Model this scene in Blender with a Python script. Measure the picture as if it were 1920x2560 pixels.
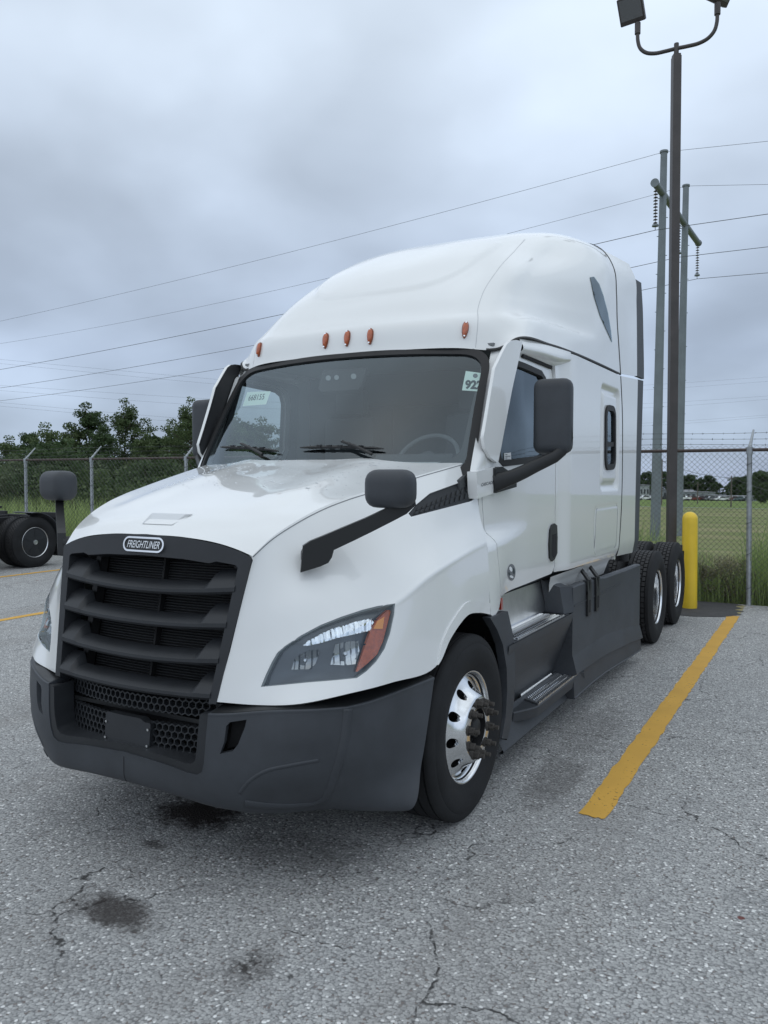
import bpy, bmesh, math, random
import numpy as np
from mathutils import Vector, Matrix, geometry
random.seed(7); rng = np.random.default_rng(7)
for o in list(bpy.data.objects): bpy.data.objects.remove(o)
scene = bpy.context.scene
col = scene.collection

# ------------------------------------------------------------------ camera
CAM = np.array([2.8994, -2.8335, 1.8899]); YAW = math.radians(29.256); PITCH = math.radians(-2.63); FPX = 2003.8
cd = bpy.data.cameras.new('camera'); cam = bpy.data.objects.new('camera', cd); col.objects.link(cam)
cam.location = CAM; cam.rotation_euler = (math.pi/2 + PITCH, 0, YAW)
cd.sensor_fit = 'HORIZONTAL'; cd.sensor_width = 36.0; cd.lens = 36.0*FPX/1920; cd.clip_end = 3000; cd.clip_start = .05
scene.camera = cam
# ------------------------------------------------------------------ sky, sun, exposure
SUN_EL, SUN_ROT = math.radians(62), math.radians(205)
w = bpy.data.worlds.new('World'); scene.world = w; w.use_nodes = True
nt = w.node_tree; nt.nodes.clear()
def N(t, typ, **k):
    n = t.nodes.new(typ)
    for a, b in k.items():
        if a.startswith('i_'): n.inputs[a[2:].replace('_', ' ')].default_value = b
        else: setattr(n, a, b)
    return n
def L(t, a, b): t.links.new(a, b)
out = N(nt, 'ShaderNodeOutputWorld'); bg = N(nt, 'ShaderNodeBackground')
sky = N(nt, 'ShaderNodeTexSky', sky_type='NISHITA', sun_disc=False, sun_elevation=SUN_EL, sun_rotation=SUN_ROT, air_density=1.3, dust_density=3.0)
tc = N(nt, 'ShaderNodeTexCoord')
sep = N(nt, 'ShaderNodeSeparateXYZ'); L(nt, tc.outputs['Generated'], sep.inputs[0])
# overcast deck: luminance rises from the horizon to the zenith like a cloudy sky does
gr = N(nt, 'ShaderNodeValToRGB'); L(nt, sep.outputs['Z'], gr.inputs[0])
cr = gr.color_ramp
cr.elements[0].position = 0.0; cr.elements[0].color = (.36, .43, .56, 1)
cr.elements[1].position = 1.0; cr.elements[1].color = (.80, .88, .95, 1)
for p, c in ((.04, (.385, .475, .605, 1)), (.14, (.43, .52, .675, 1)), (.28, (.522, .613, .752, 1)), (.45, (.612, .703, .82, 1)), (.7, (.70, .79, .88, 1))):
    e = cr.elements.new(p); e.color = c
# cloud plane projection so the cells flatten towards the horizon
mx = N(nt, 'ShaderNodeMath', operation='MAXIMUM'); L(nt, sep.outputs['Z'], mx.inputs[0]); mx.inputs[1].default_value = 0.0
ad = N(nt, 'ShaderNodeMath', operation='ADD'); L(nt, mx.outputs[0], ad.inputs[0]); ad.inputs[1].default_value = .42
dv = N(nt, 'ShaderNodeVectorMath', operation='DIVIDE')
cmb = N(nt, 'ShaderNodeCombineXYZ'); [L(nt, ad.outputs[0], cmb.inputs[i]) for i in range(3)]
L(nt, tc.outputs['Generated'], dv.inputs[0]); L(nt, cmb.outputs[0], dv.inputs[1])
n1 = N(nt, 'ShaderNodeTexNoise', i_Scale=1.7, i_Detail=4.0, i_Roughness=.42, i_Distortion=.25); L(nt, dv.outputs[0], n1.inputs['Vector'])
n2 = N(nt, 'ShaderNodeTexNoise', i_Scale=3.4, i_Detail=4.0, i_Roughness=.45); L(nt, dv.outputs[0], n2.inputs['Vector'])
r1 = N(nt, 'ShaderNodeMapRange'); L(nt, n1.outputs[0], r1.inputs[0])
for i, v in ((1, .32), (2, .66), (3, .80), (4, 1.20)): r1.inputs[i].default_value = v
r2 = N(nt, 'ShaderNodeMapRange'); L(nt, n2.outputs[0], r2.inputs[0])
for i, v in ((1, .32), (2, .68), (3, .90), (4, 1.09)): r2.inputs[i].default_value = v
ml = N(nt, 'ShaderNodeMath', operation='MULTIPLY'); L(nt, r1.outputs[0], ml.inputs[0]); L(nt, r2.outputs[0], ml.inputs[1])
vs = N(nt, 'ShaderNodeVectorMath', operation='SCALE'); L(nt, gr.outputs[0], vs.inputs[0]); L(nt, ml.outputs[0], vs.inputs['Scale'])
sk = N(nt, 'ShaderNodeVectorMath', operation='SCALE'); L(nt, sky.outputs[0], sk.inputs[0]); sk.inputs['Scale'].default_value = .012
sm = N(nt, 'ShaderNodeVectorMath', operation='ADD'); L(nt, vs.outputs[0], sm.inputs[0]); L(nt, sk.outputs[0], sm.inputs[1])
L(nt, sm.outputs[0], bg.inputs['Color']); bg.inputs['Strength'].default_value = 1.0
L(nt, bg.outputs[0], out.inputs[0])
sd = bpy.data.lights.new('sun', 'SUN'); so = bpy.data.objects.new('sun', sd); col.objects.link(so)
sd.energy = .5; sd.angle = math.radians(165); sd.color = (1, .99, .97)
so.location = (20, -20, 60)
sdir = Vector((math.cos(SUN_EL)*math.sin(SUN_ROT), math.cos(SUN_EL)*math.cos(SUN_ROT), math.sin(SUN_EL)))
so.rotation_euler = sdir.to_track_quat('Z', 'Y').to_euler()
vsn = scene.view_settings
vsn.view_transform = 'Standard'; vsn.look = 'None'; vsn.exposure = 0.0; vsn.gamma = 1.0; vsn.use_curve_mapping = False

# ------------------------------------------------------------------ materials
M = {}
def mat(name, color=(.5,.5,.5), rough=.5, metal=0, coat=0, spec=.5, bump=0, bscale=40, var=0, vscale=6, vcol=None, trans=0, ior=1.5, coat_rough=.05, alpha=1):
    m = bpy.data.materials.new(name); m.use_nodes = True; t = m.node_tree
    b = t.nodes['Principled BSDF']
    b.inputs['Base Color'].default_value = (*color, 1); b.inputs['Roughness'].default_value = rough
    b.inputs['Metallic'].default_value = metal; b.inputs['Coat Weight'].default_value = coat
    b.inputs['Coat Roughness'].default_value = coat_rough
    b.inputs['Specular IOR Level'].default_value = spec; b.inputs['Transmission Weight'].default_value = trans; b.inputs['IOR'].default_value = ior
    b.inputs['Alpha'].default_value = alpha
    co = N(t, 'ShaderNodeTexCoord')
    if var:
        n = N(t, 'ShaderNodeTexNoise', i_Scale=vscale, i_Detail=6.0, i_Roughness=.6); L(t, co.outputs['Object'], n.inputs['Vector'])
        rp = N(t, 'ShaderNodeMapRange'); L(t, n.outputs[0], rp.inputs[0])
        for i, v in ((1, .35), (2, .68), (3, 0), (4, 1)): rp.inputs[i].default_value = v
        mxn = N(t, 'ShaderNodeMix', data_type='RGBA'); L(t, rp.outputs[0], mxn.inputs['Factor'])
        c2 = vcol or tuple(min(1, c*(1+var)) for c in color)
        mxn.inputs['A'].default_value = (*color, 1); mxn.inputs['B'].default_value = (*c2, 1)
        L(t, mxn.outputs['Result'], b.inputs['Base Color'])
        rr = N(t, 'ShaderNodeMapRange'); L(t, n.outputs[0], rr.inputs[0]); rr.inputs[3].default_value = rough*.85; rr.inputs[4].default_value = min(1, rough*1.2)
        L(t, rr.outputs[0], b.inputs['Roughness'])
    if bump:
        n = N(t, 'ShaderNodeTexNoise', i_Scale=bscale, i_Detail=3.0); L(t, co.outputs['Object'], n.inputs['Vector'])
        bp = N(t, 'ShaderNodeBump', i_Strength=bump, i_Distance=.01); L(t, n.outputs[0], bp.inputs['Height']); L(t, bp.outputs[0], b.inputs['Normal'])
    M[name] = m; return m
mat('white_paint', (.80, .81, .80), .32, coat=1, bump=.012, bscale=2.2, coat_rough=.03)
mat('dark_plastic', (.036, .040, .046), .52, bump=.12, bscale=420, var=.5, vscale=3.0, spec=.45)
mat('grille_plastic', (.019, .021, .024), .46, spec=.4, bump=.05, bscale=300, var=.35, vscale=5)
mat('black_plastic', (.012, .013, .014), .45)
mat('rubber', (.014, .014, .015), .6, bump=.1, bscale=200)
mat('tyre', (.013, .0135, .0145), .78, bump=.12, bscale=60, var=.7, vscale=5, spec=.3)
mat('tread', (.020, .020, .021), .75, bump=.2, bscale=50, var=.8, vscale=8)
mat('chrome', (.76, .77, .78), .15, metal=1, var=.08, vscale=14)
mat('dull_alloy', (.62, .63, .64), .28, metal=1, var=.12, vscale=20)
mat('alu', (.74, .75, .76), .30, metal=1, bump=.04, bscale=160, var=-.25, vscale=5)
mat('tread_plate', (.58, .59, .60), .34, metal=1, var=-.4, vscale=24)
mat('rust_steel', (.080, .072, .064), .7, metal=.25, bump=.3, bscale=90, var=.9, vscale=40, vcol=(.05, .045, .04))
mat('frame_black', (.014, .014, .015), .55, bump=.15, bscale=60, var=.6, vscale=6)
mat('dark_void', (.006, .006, .007), .8)
mat('amber', (.50, .095, .014), .22, coat=1, var=-.35, vscale=60)
mat('amber_light', (.85, .30, .03), .2, coat=1)
mat('sticker', (.70, .82, .74), .5)
mat('sticker_white', (.78, .80, .80), .5)
mat('ink', (.03, .045, .05), .6)
mat('ink_grey', (.16, .17, .18), .6)
mat('interior', (.060, .064, .068), .8, var=.4, vscale=4)
mat('interior_light', (.16, .17, .175), .85, var=.3, vscale=4)
mat('headliner', (.22, .23, .235), .9)
mat('seat', (.05, .053, .058), .85, bump=.2, bscale=120)
mat('reflector', (.88, .89, .90), .06, metal=1)
mat('housing', (.040, .043, .048), .25, coat=.8)
mat('smoky_reflector', (.50, .51, .52), .14, metal=1)
mat('lamp_frost', (.80, .83, .86), .15, coat=1)
mat('yellow_plastic', (.90, .62, .045), .38, var=-.12, vscale=3, bump=.03, bscale=60)
mat('bronze_paint', (.046, .040, .038), .45, var=.5, vscale=4)
mat('galv', (.30, .32, .335), .48, metal=.55, var=.4, vscale=12, bump=.05, bscale=50)
mat('galv_pole', (.165, .19, .205), .55, metal=.2, var=.3, vscale=.8)
mat('rail_rust', (.060, .042, .036), .6, var=.8, vscale=7)
mat('wire_mat', (.09, .095, .10), .5, metal=.4)
mat('chain_wire', (.085, .088, .088), .55, metal=.3)
mat('led_face', (.10, .105, .11), .25, coat=1)
mat('insulator', (.06, .045, .05), .3, coat=.6)
mat('bark', (.075, .06, .048), .9, bump=.6, bscale=14, var=.5, vscale=9)
mat('wood_pole', (.11, .095, .08), .9, var=.4, vscale=6)
mat('grey_box', (.33, .34, .35), .5)

def leafmat(name, c1, c2, trans=.35):
    m = bpy.data.materials.new(name); m.use_nodes = True; t = m.node_tree; b = t.nodes['Principled BSDF']
    oi = N(t, 'ShaderNodeObjectInfo'); ge = N(t, 'ShaderNodeNewGeometry')
    n = N(t, 'ShaderNodeTexNoise', i_Scale=1.1, i_Detail=3.0); L(t, ge.outputs['Position'], n.inputs['Vector'])
    a = N(t, 'ShaderNodeMath', operation='ADD'); L(t, ge.outputs['Random Per Island'], a.inputs[0]); L(t, n.outputs[0], a.inputs[1])
    a2 = N(t, 'ShaderNodeMath', operation='MULTIPLY_ADD'); L(t, oi.outputs['Random'], a2.inputs[0]); a2.inputs[1].default_value = .5; L(t, a.outputs[0], a2.inputs[2])
    rp = N(t, 'ShaderNodeMapRange'); L(t, a2.outputs[0], rp.inputs[0]); rp.inputs[1].default_value = .4; rp.inputs[2].default_value = 1.8
    mxn = N(t, 'ShaderNodeMix', data_type='RGBA'); L(t, rp.outputs[0], mxn.inputs['Factor'])
    mxn.inputs['A'].default_value = (*c1, 1); mxn.inputs['B'].default_value = (*c2, 1)
    L(t, mxn.outputs['Result'], b.inputs['Base Color']); b.inputs['Roughness'].default_value = .6; b.inputs['Specular IOR Level'].default_value = .25
    tr = N(t, 'ShaderNodeBsdfTranslucent'); L(t, mxn.outputs['Result'], tr.inputs[0])
    ms = N(t, 'ShaderNodeMixShader'); ms.inputs[0].default_value = trans
    L(t, b.outputs[0], ms.inputs[1]); L(t, tr.outputs[0], ms.inputs[2]); L(t, ms.outputs[0], t.nodes['Material Output'].inputs[0])
    M[name] = m
leafmat('leaf_dark', (.032, .060, .026), (.090, .135, .058))
leafmat('leaf_mid', (.048, .082, .032), (.14, .185, .08))
leafmat('leaf_grey', (.06, .09, .045), (.15, .19, .10))
leafmat('grass_tall', (.12, .21, .055), (.36, .44, .17), .35)
leafmat('weed', (.12, .155, .07), (.32, .29, .18), .35)

def glassmat(name, tint, ior=1.5, boost=0.0, rough=.0):
    m = bpy.data.materials.new(name); m.use_nodes = True; t = m.node_tree; t.nodes.clear()
    o = N(t, 'ShaderNodeOutputMaterial'); tr = N(t, 'ShaderNodeBsdfTransparent'); tr.inputs[0].default_value = (*tint, 1)
    g = N(t, 'ShaderNodeBsdfGlossy'); g.inputs['Roughness'].default_value = rough; g.inputs[0].default_value = (.80, .92, 1, 1)
    fr = N(t, 'ShaderNodeFresnel', i_IOR=ior); ge = N(t, 'ShaderNodeNewGeometry'); sw_ = N(t, 'ShaderNodeMix', data_type='FLOAT')   # thin pane: the same reflectance from either side
    L(t, ge.outputs['Backfacing'], sw_.inputs['Factor']); sw_.inputs['A'].default_value = ior; sw_.inputs['B'].default_value = 1/ior; L(t, sw_.outputs['Result'], fr.inputs['IOR']); a = N(t, 'ShaderNodeMath', operation='ADD'); L(t, fr.outputs[0], a.inputs[0]); a.inputs[1].default_value = boost
    a.use_clamp = True
    ms = N(t, 'ShaderNodeMixShader'); L(t, a.outputs[0], ms.inputs[0]); L(t, tr.outputs[0], ms.inputs[1]); L(t, g.outputs[0], ms.inputs[2]); L(t, ms.outputs[0], o.inputs[0])
    M[name] = m
glassmat('windshield_glass', (.80, .86, .86), 1.5, .055)
glassmat('window_glass', (.66, .72, .71), 1.55, .05)
glassmat('lens_clear', (.92, .95, .97), 1.5, .015)

# radiator core: fine horizontal fins
def finmat():
    m = mat('radiator', (.020, .021, .023), .5, metal=.2); t = m.node_tree; b = t.nodes['Principled BSDF']
    co = N(t, 'ShaderNodeTexCoord'); wv = N(t, 'ShaderNodeTexWave', bands_direction='Z', i_Scale=24.0, i_Distortion=.0, i_Detail=0.0)
    L(t, co.outputs['Object'], wv.inputs['Vector']); bp = N(t, 'ShaderNodeBump', i_Strength=.9, i_Distance=.012)
    L(t, wv.outputs[1], bp.inputs['Height']); L(t, bp.outputs[0], b.inputs['Normal'])
    mxn = N(t, 'ShaderNodeMix', data_type='RGBA'); L(t, wv.outputs[1], mxn.inputs['Factor'])
    mxn.inputs['A'].default_value = (.006, .006, .007, 1); mxn.inputs['B'].default_value = (.05, .052, .056, 1); L(t, mxn.outputs['Result'], b.inputs['Base Color'])
finmat()

# ------------------------------------------------------------------ mesh helpers
_cy, _sy = math.cos(YAW), math.sin(YAW)
FWD = np.array([-_sy*math.cos(PITCH), _cy*math.cos(PITCH), math.sin(PITCH)]); RGT = np.array([_cy, _sy, 0.]); UPV = np.cross(RGT, FWD)
def proj(P):
    d = np.asarray(P, float) - CAM; z = d @ FWD
    return np.stack([960 + FPX*(d @ RGT)/z, 1280 - FPX*(d @ UPV)/z], -1)
def ray(p): return FWD + RGT*(p[0]-960)/FPX + UPV*(1280-p[1])/FPX
def onx(p, v): d = ray(p); return CAM + d*(v-CAM[0])/d[0]
def ony(p, v): d = ray(p); return CAM + d*(v-CAM[1])/d[1]
def onz(p, v): d = ray(p); return CAM + d*(v-CAM[2])/d[2]
def atd(p, depth): return CAM + ray(p)*depth

def obj(name, me, m=None, parent=None, smooth=None, kind=None):
    o = bpy.data.objects.new(name, me); col.objects.link(o)
    if m and not me.materials: me.materials.append(M[m] if isinstance(m, str) else m)
    if parent: o.parent = parent
    if kind: o['kind'] = kind
    if smooth is not None:
        me.polygons.foreach_set('use_smooth', [True]*len(me.polygons))
        if smooth < 180: me.set_sharp_from_angle(angle=math.radians(smooth))
    return o
def mk(name, V, F, m, parent=None, smooth=None, kind=None):
    me = bpy.data.meshes.new(name); me.from_pydata([tuple(map(float, v)) for v in V], [], [tuple(int(i) for i in f) for f in F]); me.update()
    return obj(name, me, m, parent, smooth, kind)
def tag(o, label, cat, group=None):
    o['label'] = label; o['category'] = cat
    if group: o['group'] = group
    return o
def empty(name, loc, label, cat, group=None):
    o = bpy.data.objects.new(name, None); col.objects.link(o); o.location = loc; o.empty_display_size = .2
    return tag(o, label, cat, group)
def mir(o, name=None, parent=None):
    """mirror image of a part across x = 0 (truck centre plane) as an object of its own"""
    src = o.data; me = src.copy(); n = len(me.vertices); co = np.empty(n*3); me.vertices.foreach_get('co', co); co = co.reshape(-1, 3)
    co[:, 0] *= -1; me.vertices.foreach_set('co', co.ravel()); me.flip_normals(); me.update()
    r = bpy.data.objects.new(name or o.name.split('.')[0], me); col.objects.link(r); r.parent = parent or o.parent
    for k in o.keys():
        if k in ('label', 'kind'): r[k] = o[k]
    for ch in o.children: mir(ch, None, r)
    return r

class MB:
    def __init__(s): s.V = []; s.F = []
    def add(s, V, F):
        b = len(s.V); s.V += [tuple(v) for v in V]; s.F += [tuple(i+b for i in f) for f in F]; return s
    def box(s, lo, hi, bev=0):
        (x0, y0, z0), (x1, y1, z1) = lo, hi
        if bev <= 0:
            s.add([(x0,y0,z0),(x1,y0,z0),(x1,y1,z0),(x0,y1,z0),(x0,y0,z1),(x1,y0,z1),(x1,y1,z1),(x0,y1,z1)],
                  [(0,3,2,1),(4,5,6,7),(0,1,5,4),(1,2,6,5),(2,3,7,6),(3,0,4,7)])
        else:
            bm = bmesh.new(); bmesh.ops.create_cube(bm, size=1)
            for v in bm.verts: v.co = Vector(((x0+x1)/2+v.co.x*(x1-x0), (y0+y1)/2+v.co.y*(y1-y0), (z0+z1)/2+v.co.z*(z1-z0)))
            bmesh.ops.bevel(bm, geom=bm.edges[:], offset=bev, segments=2, affect='EDGES', profile=.6)
            bm.verts.index_update(); s.add([v.co[:] for v in bm.verts], [[v.index for v in f.verts] for f in bm.faces]); bm.free()
        return s
    def tube(s, pts, r, n=8, cap=True, closed=False):
        pts = [Vector(p) for p in pts]; k = len(pts); rr = r if hasattr(r, '__len__') else [r]*k
        rings = []; prev = None
        for i, p in enumerate(pts):
            if closed: t = (pts[(i+1) % k]-pts[i-1])
            else: t = pts[min(i+1, k-1)]-pts[max(i-1, 0)]
            t.normalize()
            if prev is None: a = t.orthogonal().normalized()
            else: a = (prev - t*prev.dot(t)).normalized()
            prev = a; b = t.cross(a)
            rings.append([p + (a*math.cos(q)+b*math.sin(q))*rr[i] for q in [2*math.pi*j/n for j in range(n)]])
        V = [v[:] for R_ in rings for v in R_]; F = []
        for i in range(k if closed else k-1):
            i2 = (i+1) % k
            for j in range(n): F.append((i*n+j, i*n+(j+1) % n, i2*n+(j+1) % n, i2*n+j))
        if cap and not closed: F.append(tuple(range(n))[::-1]); F.append(tuple((k-1)*n+j for j in range(n)))
        return s.add(V, F)
    def bar(s, p, q, wx, wz, up=(0,0,1)):
        p, q = Vector(p), Vector(q); t = (q-p).normalized(); a = t.cross(Vector(up)).normalized(); b = a.cross(t)
        V = [(c + a*i*wx/2 + b*j*wz/2)[:] for c in (p, q) for i, j in ((-1,-1),(1,-1),(1,1),(-1,1))]
        return s.add(V, [(3,2,1,0),(4,5,6,7),(0,1,5,4),(1,2,6,5),(2,3,7,6),(3,0,4,7)])
    def lathe(s, prof, axis='x', c=(0,0,0), n=48, closed=False):
        """prof: (offset along axis, radius)"""
        V = []; F = []; k = len(prof)
        for j in range(n):
            t = 2*math.pi*j/n; ct, st = math.cos(t), math.sin(t)
            for a, r in prof:
                if axis == 'x': V.append((c[0]+a, c[1]+r*ct, c[2]+r*st))
                elif axis == 'y': V.append((c[0]+r*st, c[1]+a, c[2]+r*ct))
                else: V.append((c[0]+r*ct, c[1]+r*st, c[2]+a))
        for j in range(n):
            j2 = (j+1) % n
            for i in range(k if closed else k-1):
                i2 = (i+1) % k; F.append((j*k+i, j2*k+i, j2*k+i2, j*k+i2))
        return s.add(V, F)
    def prism(s, poly, axis, a0, a1):
        """extrude 2-D polygon along an axis; poly coordinates are the two other axes in x,y,z order"""
        def p3(p, a): return {'x': (a, p[0], p[1]), 'y': (p[0], a, p[1]), 'z': (p[0], p[1], a)}[axis]
        n = len(poly); V = [p3(p, a0) for p in poly]+[p3(p, a1) for p in poly]
        F = [tuple(range(n))[::-1], tuple(range(n, 2*n))]+[(i, (i+1) % n, n+(i+1) % n, n+i) for i in range(n)]
        return s.add(V, F)
    def build(s, name, m, parent=None, smooth=None, kind=None, fix=True):
        o = mk(name, s.V, s.F, m, parent, None, kind)
        if fix:
            bm = bmesh.new(); bm.from_mesh(o.data); bmesh.ops.recalc_face_normals(bm, faces=bm.faces[:]); bm.to_mesh(o.data); bm.free()
        if smooth is not None:
            me = o.data; me.polygons.foreach_set('use_smooth', [True]*len(me.polygons))
            if smooth < 180: me.set_sharp_from_angle(angle=math.radians(smooth))
        return o

def _her(E, H, i, t):
    """non-uniform Catmull-Rom segment: E padded rows, H chord lengths between padded rows"""
    a, b, c, d = E[i], E[i+1], E[i+2], E[i+3]; sh = (...,)+(None,)*(a.ndim-1)
    h0, h1, h2 = H[i][sh], H[i+1][sh], H[i+2][sh]; t = t[sh]
    m1 = ((b-a)/h0*h1+(c-b)/h1*h0)/(h0+h1)*h1; m2 = ((c-b)/h1*h2+(d-c)/h2*h1)/(h1+h2)*h1
    return (2*t**3-3*t**2+1)*b+(t**3-2*t**2+t)*m1+(-2*t**3+3*t**2)*c+(t**3-t**2)*m2
def pad(P, mirror=False):
    f = P[1]*np.array((-1, 1, 1)) if mirror else 2*P[0]-P[1]
    E = np.concatenate([[f], P, [2*P[-1]-P[-2]]]); D = np.diff(E, axis=0); l = np.sqrt((D**2).sum(-1)).reshape(len(D), -1).mean(1); return E, np.maximum(l, 1e-6)
def cr(P, u, mirror=False):
    P = np.asarray(P, float); n = len(P); E, H = pad(P, mirror); u = np.clip(np.asarray(u, float), 0, n-1-1e-9); i = np.floor(u).astype(int); return _her(E, H, i, u-i)
def curve(P, n): return cr(P, np.linspace(0, len(P)-1, n))
class Grid:
    def __init__(s, C, mu=False, mv=False):
        s.C = np.asarray(C, float); s.nu, s.nv = s.C.shape[:2]; s.mu = mu; s.mv = mv
    def __call__(s, u, v):
        u = np.atleast_1d(np.asarray(u, float)); v = np.atleast_1d(np.asarray(v, float))
        R_ = cr(s.C, u, s.mu)                       # (k, nv, 3)
        n = s.nv; f = R_[:, 1:2]*np.array((-1, 1, 1)) if s.mv else 2*R_[:, :1]-R_[:, 1:2]
        E = np.concatenate([f, R_, 2*R_[:, -1:]-R_[:, -2:-1]], 1)
        H = np.maximum(np.sqrt((np.diff(E, axis=1)**2).sum(-1)), 1e-6)
        v = np.clip(v, 0, n-1-1e-9); i = np.floor(v).astype(int); t = (v-i)[:, None]; k = np.arange(len(v))
        a, b, c, d = E[k, i], E[k, i+1], E[k, i+2], E[k, i+3]; h0, h1, h2 = H[k, i][:, None], H[k, i+1][:, None], H[k, i+2][:, None]
        m1 = ((b-a)/h0*h1+(c-b)/h1*h0)/(h0+h1)*h1; m2 = ((c-b)/h1*h2+(d-c)/h2*h1)/(h1+h2)*h1
        return (2*t**3-3*t**2+1)*b+(t**3-2*t**2+t)*m1+(-2*t**3+3*t**2)*c+(t**3-t**2)*m2
    dom = property(lambda s: (0, s.nu-1, 0, s.nv-1))
class Func:
    def __init__(s, f, dom): s.f = f; s.dom = dom
    def __call__(s, u, v):
        u = np.atleast_1d(np.asarray(u, float)); v = np.atleast_1d(np.asarray(v, float)); return s.f(u, v)
def normals(S, u, v, sgn=1, e=1e-3):
    a = S(u+e, v)-S(u-e, v); b = S(u, v+e)-S(u, v-e); n = np.cross(a, b); l = np.linalg.norm(n, axis=1, keepdims=True); return sgn*n/np.maximum(l, 1e-12)
def inv(S, pts, n=140):
    """surface parameters whose projection is the given photo pixel"""
    u0, u1, v0, v1 = S.dom; U, V = np.meshgrid(np.linspace(u0, u1, n), np.linspace(v0, v1, n), indexing='ij'); U = U.ravel(); V = V.ravel()
    Q = proj(S(U, V)); res = []
    for p in pts:
        k = np.argmin(((Q-np.array(p))**2).sum(1)); u, v = U[k], V[k]; e = 1e-3
        for _ in range(12):
            q = proj(S(u, v))[0]; a = (proj(S(u+e, v))[0]-q)/e; b = (proj(S(u, v+e))[0]-q)/e
            J = np.stack([a, b], 1)
            try: st = np.linalg.solve(J, np.array(p)-q)
            except Exception: break
            st = np.clip(st, -.15*(u1-u0), .15*(u1-u0)); u = min(max(u+st[0], u0), u1); v = min(max(v+st[1], v0), v1)
        res.append((u, v))
    return res
def dens(poly, res, closed=True):
    out_ = []; n = len(poly)
    for i in range(n if closed else n-1):
        a = np.array(poly[i], float); b = np.array(poly[(i+1) % n], float); k = max(1, int(math.ceil(np.linalg.norm(b-a)/res)))
        for j in range(k): out_.append(a+(b-a)*j/k)
    if not closed: out_.append(np.array(poly[-1], float))
    return np.array(out_)
def smoothpoly(pts, n=60):
    """closed smooth curve through points"""
    P = np.array(pts, float); k = len(P); E = np.concatenate([P[-2:], P, P[:3]]); return cr(E, 2+np.linspace(0, k, n, endpoint=False))
def roundpoly(pts, r, n=4):
    P = [np.array(p, float) for p in pts]; o_ = []
    for i in range(len(P)):
        rr = r[i] if hasattr(r, '__len__') else r
        a, b, c = P[i-1], P[i], P[(i+1) % len(P)]
        if rr <= 0: o_.append(b); continue
        d1 = a-b; d2 = c-b; l1, l2 = np.linalg.norm(d1), np.linalg.norm(d2); q = min(rr, l1*.48, l2*.48)
        p1 = b+d1/l1*q; p2 = b+d2/l2*q
        for j in range(n+1):
            t = j/n; o_.append((1-t)**2*p1+2*t*(1-t)*b+t*t*p2)
    return o_
def inside(poly, X, Y):
    poly = np.asarray(poly); c = np.zeros(len(X), bool); n = len(poly); j = n-1
    for i in range(n):
        xi, yi = poly[i]; xj, yj = poly[j]
        if yi != yj:
            m = ((yi > Y) != (yj > Y)) & (X < (xj-xi)*(Y-yi)/(yj-yi)+xi); c ^= m
        j = i
    return c
def grow(poly, d):
    """offset closed polygon outwards by d (outline in any orientation)"""
    P = np.asarray(poly, float); a = np.roll(P, 1, 0); b = np.roll(P, -1, 0); t = b-a; t /= np.maximum(np.linalg.norm(t, axis=1, keepdims=True), 1e-9)
    nrm = np.stack([t[:, 1], -t[:, 0]], 1); ar = .5*np.sum(P[:, 0]*np.roll(P[:, 1], -1)-np.roll(P[:, 0], -1)*P[:, 1])
    return P+nrm*d*(1 if ar > 0 else -1)
def panel(name, S, outline, m, parent=None, holes=(), res=.05, off=0., thick=.0, sgn=1, smooth=40, kind=None, asp=1.0, hole_thick=True, lip=.0, extra=None):
    """trimmed sheet on surface S; outline and holes in surface parameters; thick folds the edges back along the normal"""
    A = np.array([1, asp]); O = dens(np.array(outline)*A, res)
    H = [dens(np.array(h)*A, res) for h in holes]
    pts = []; edges = []
    for P in [O]+H:
        b = len(pts); k = len(P); pts += [tuple(p) for p in P]; edges += [(b+i, b+(i+1) % k) for i in range(k)]
    nb = len(pts)
    lo, hi = O.min(0), O.max(0); gx, gy = np.meshgrid(np.arange(lo[0]+res*.5, hi[0], res), np.arange(lo[1]+res*.5, hi[1], res), indexing='ij')
    gx = gx.ravel(); gy = gy.ravel(); ok = inside(O, gx, gy)
    for h in H: ok &= ~inside(h, gx, gy)
    gx, gy = gx[ok], gy[ok]; B = np.array(pts)
    if len(gx):
        keep = np.ones(len(gx), bool)
        for c in range(0, len(gx), 2000):
            d2 = ((gx[c:c+2000, None]-B[None, :, 0])**2+(gy[c:c+2000, None]-B[None, :, 1])**2).min(1); keep[c:c+2000] = d2 > (res*.45)**2
        pts += list(zip(gx[keep], gy[keep]))
    r_ = geometry.delaunay_2d_cdt([Vector(p) for p in pts], edges, [], 0, 1e-7)
    V2 = np.array([v[:] for v in r_[0]]); F = np.array([f for f in r_[2] if len(f) == 3])
    c = V2[F].mean(1); ok = inside(O, c[:, 0], c[:, 1])
    for h in H: ok &= ~inside(h, c[:, 0], c[:, 1])
    F = F[ok]; U = V2/A; u, v = U[:, 0], U[:, 1]
    P3 = S(u, v); Nn = normals(S, u, v, sgn)
    if callable(off): P3 = P3+Nn*off(u, v)[:, None]
    else: P3 = P3+Nn*off
    # orientation
    fn = np.cross(P3[F[:, 1]]-P3[F[:, 0]], P3[F[:, 2]]-P3[F[:, 0]]); flip = (fn*Nn[F].mean(1)).sum(1) < 0
    F[flip] = F[flip][:, ::-1]
    V = [tuple(p) for p in P3]; FF = [tuple(f) for f in F]
    if thick:
        ec = {}
        for f in FF:
            for i in range(3): ec[(f[i], f[(i+1) % 3])] = 1
        bd = [e for e in ec if (e[1], e[0]) not in ec]; mp = {}
        for e in bd:
            for i in e:
                if i not in mp: mp[i] = len(V); V.append(tuple(P3[i]-Nn[i]*thick))
        for a, b in bd: FF.append((b, a, mp[a], mp[b]))
    return mk(name, V, FF, m, parent, smooth, kind)
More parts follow.
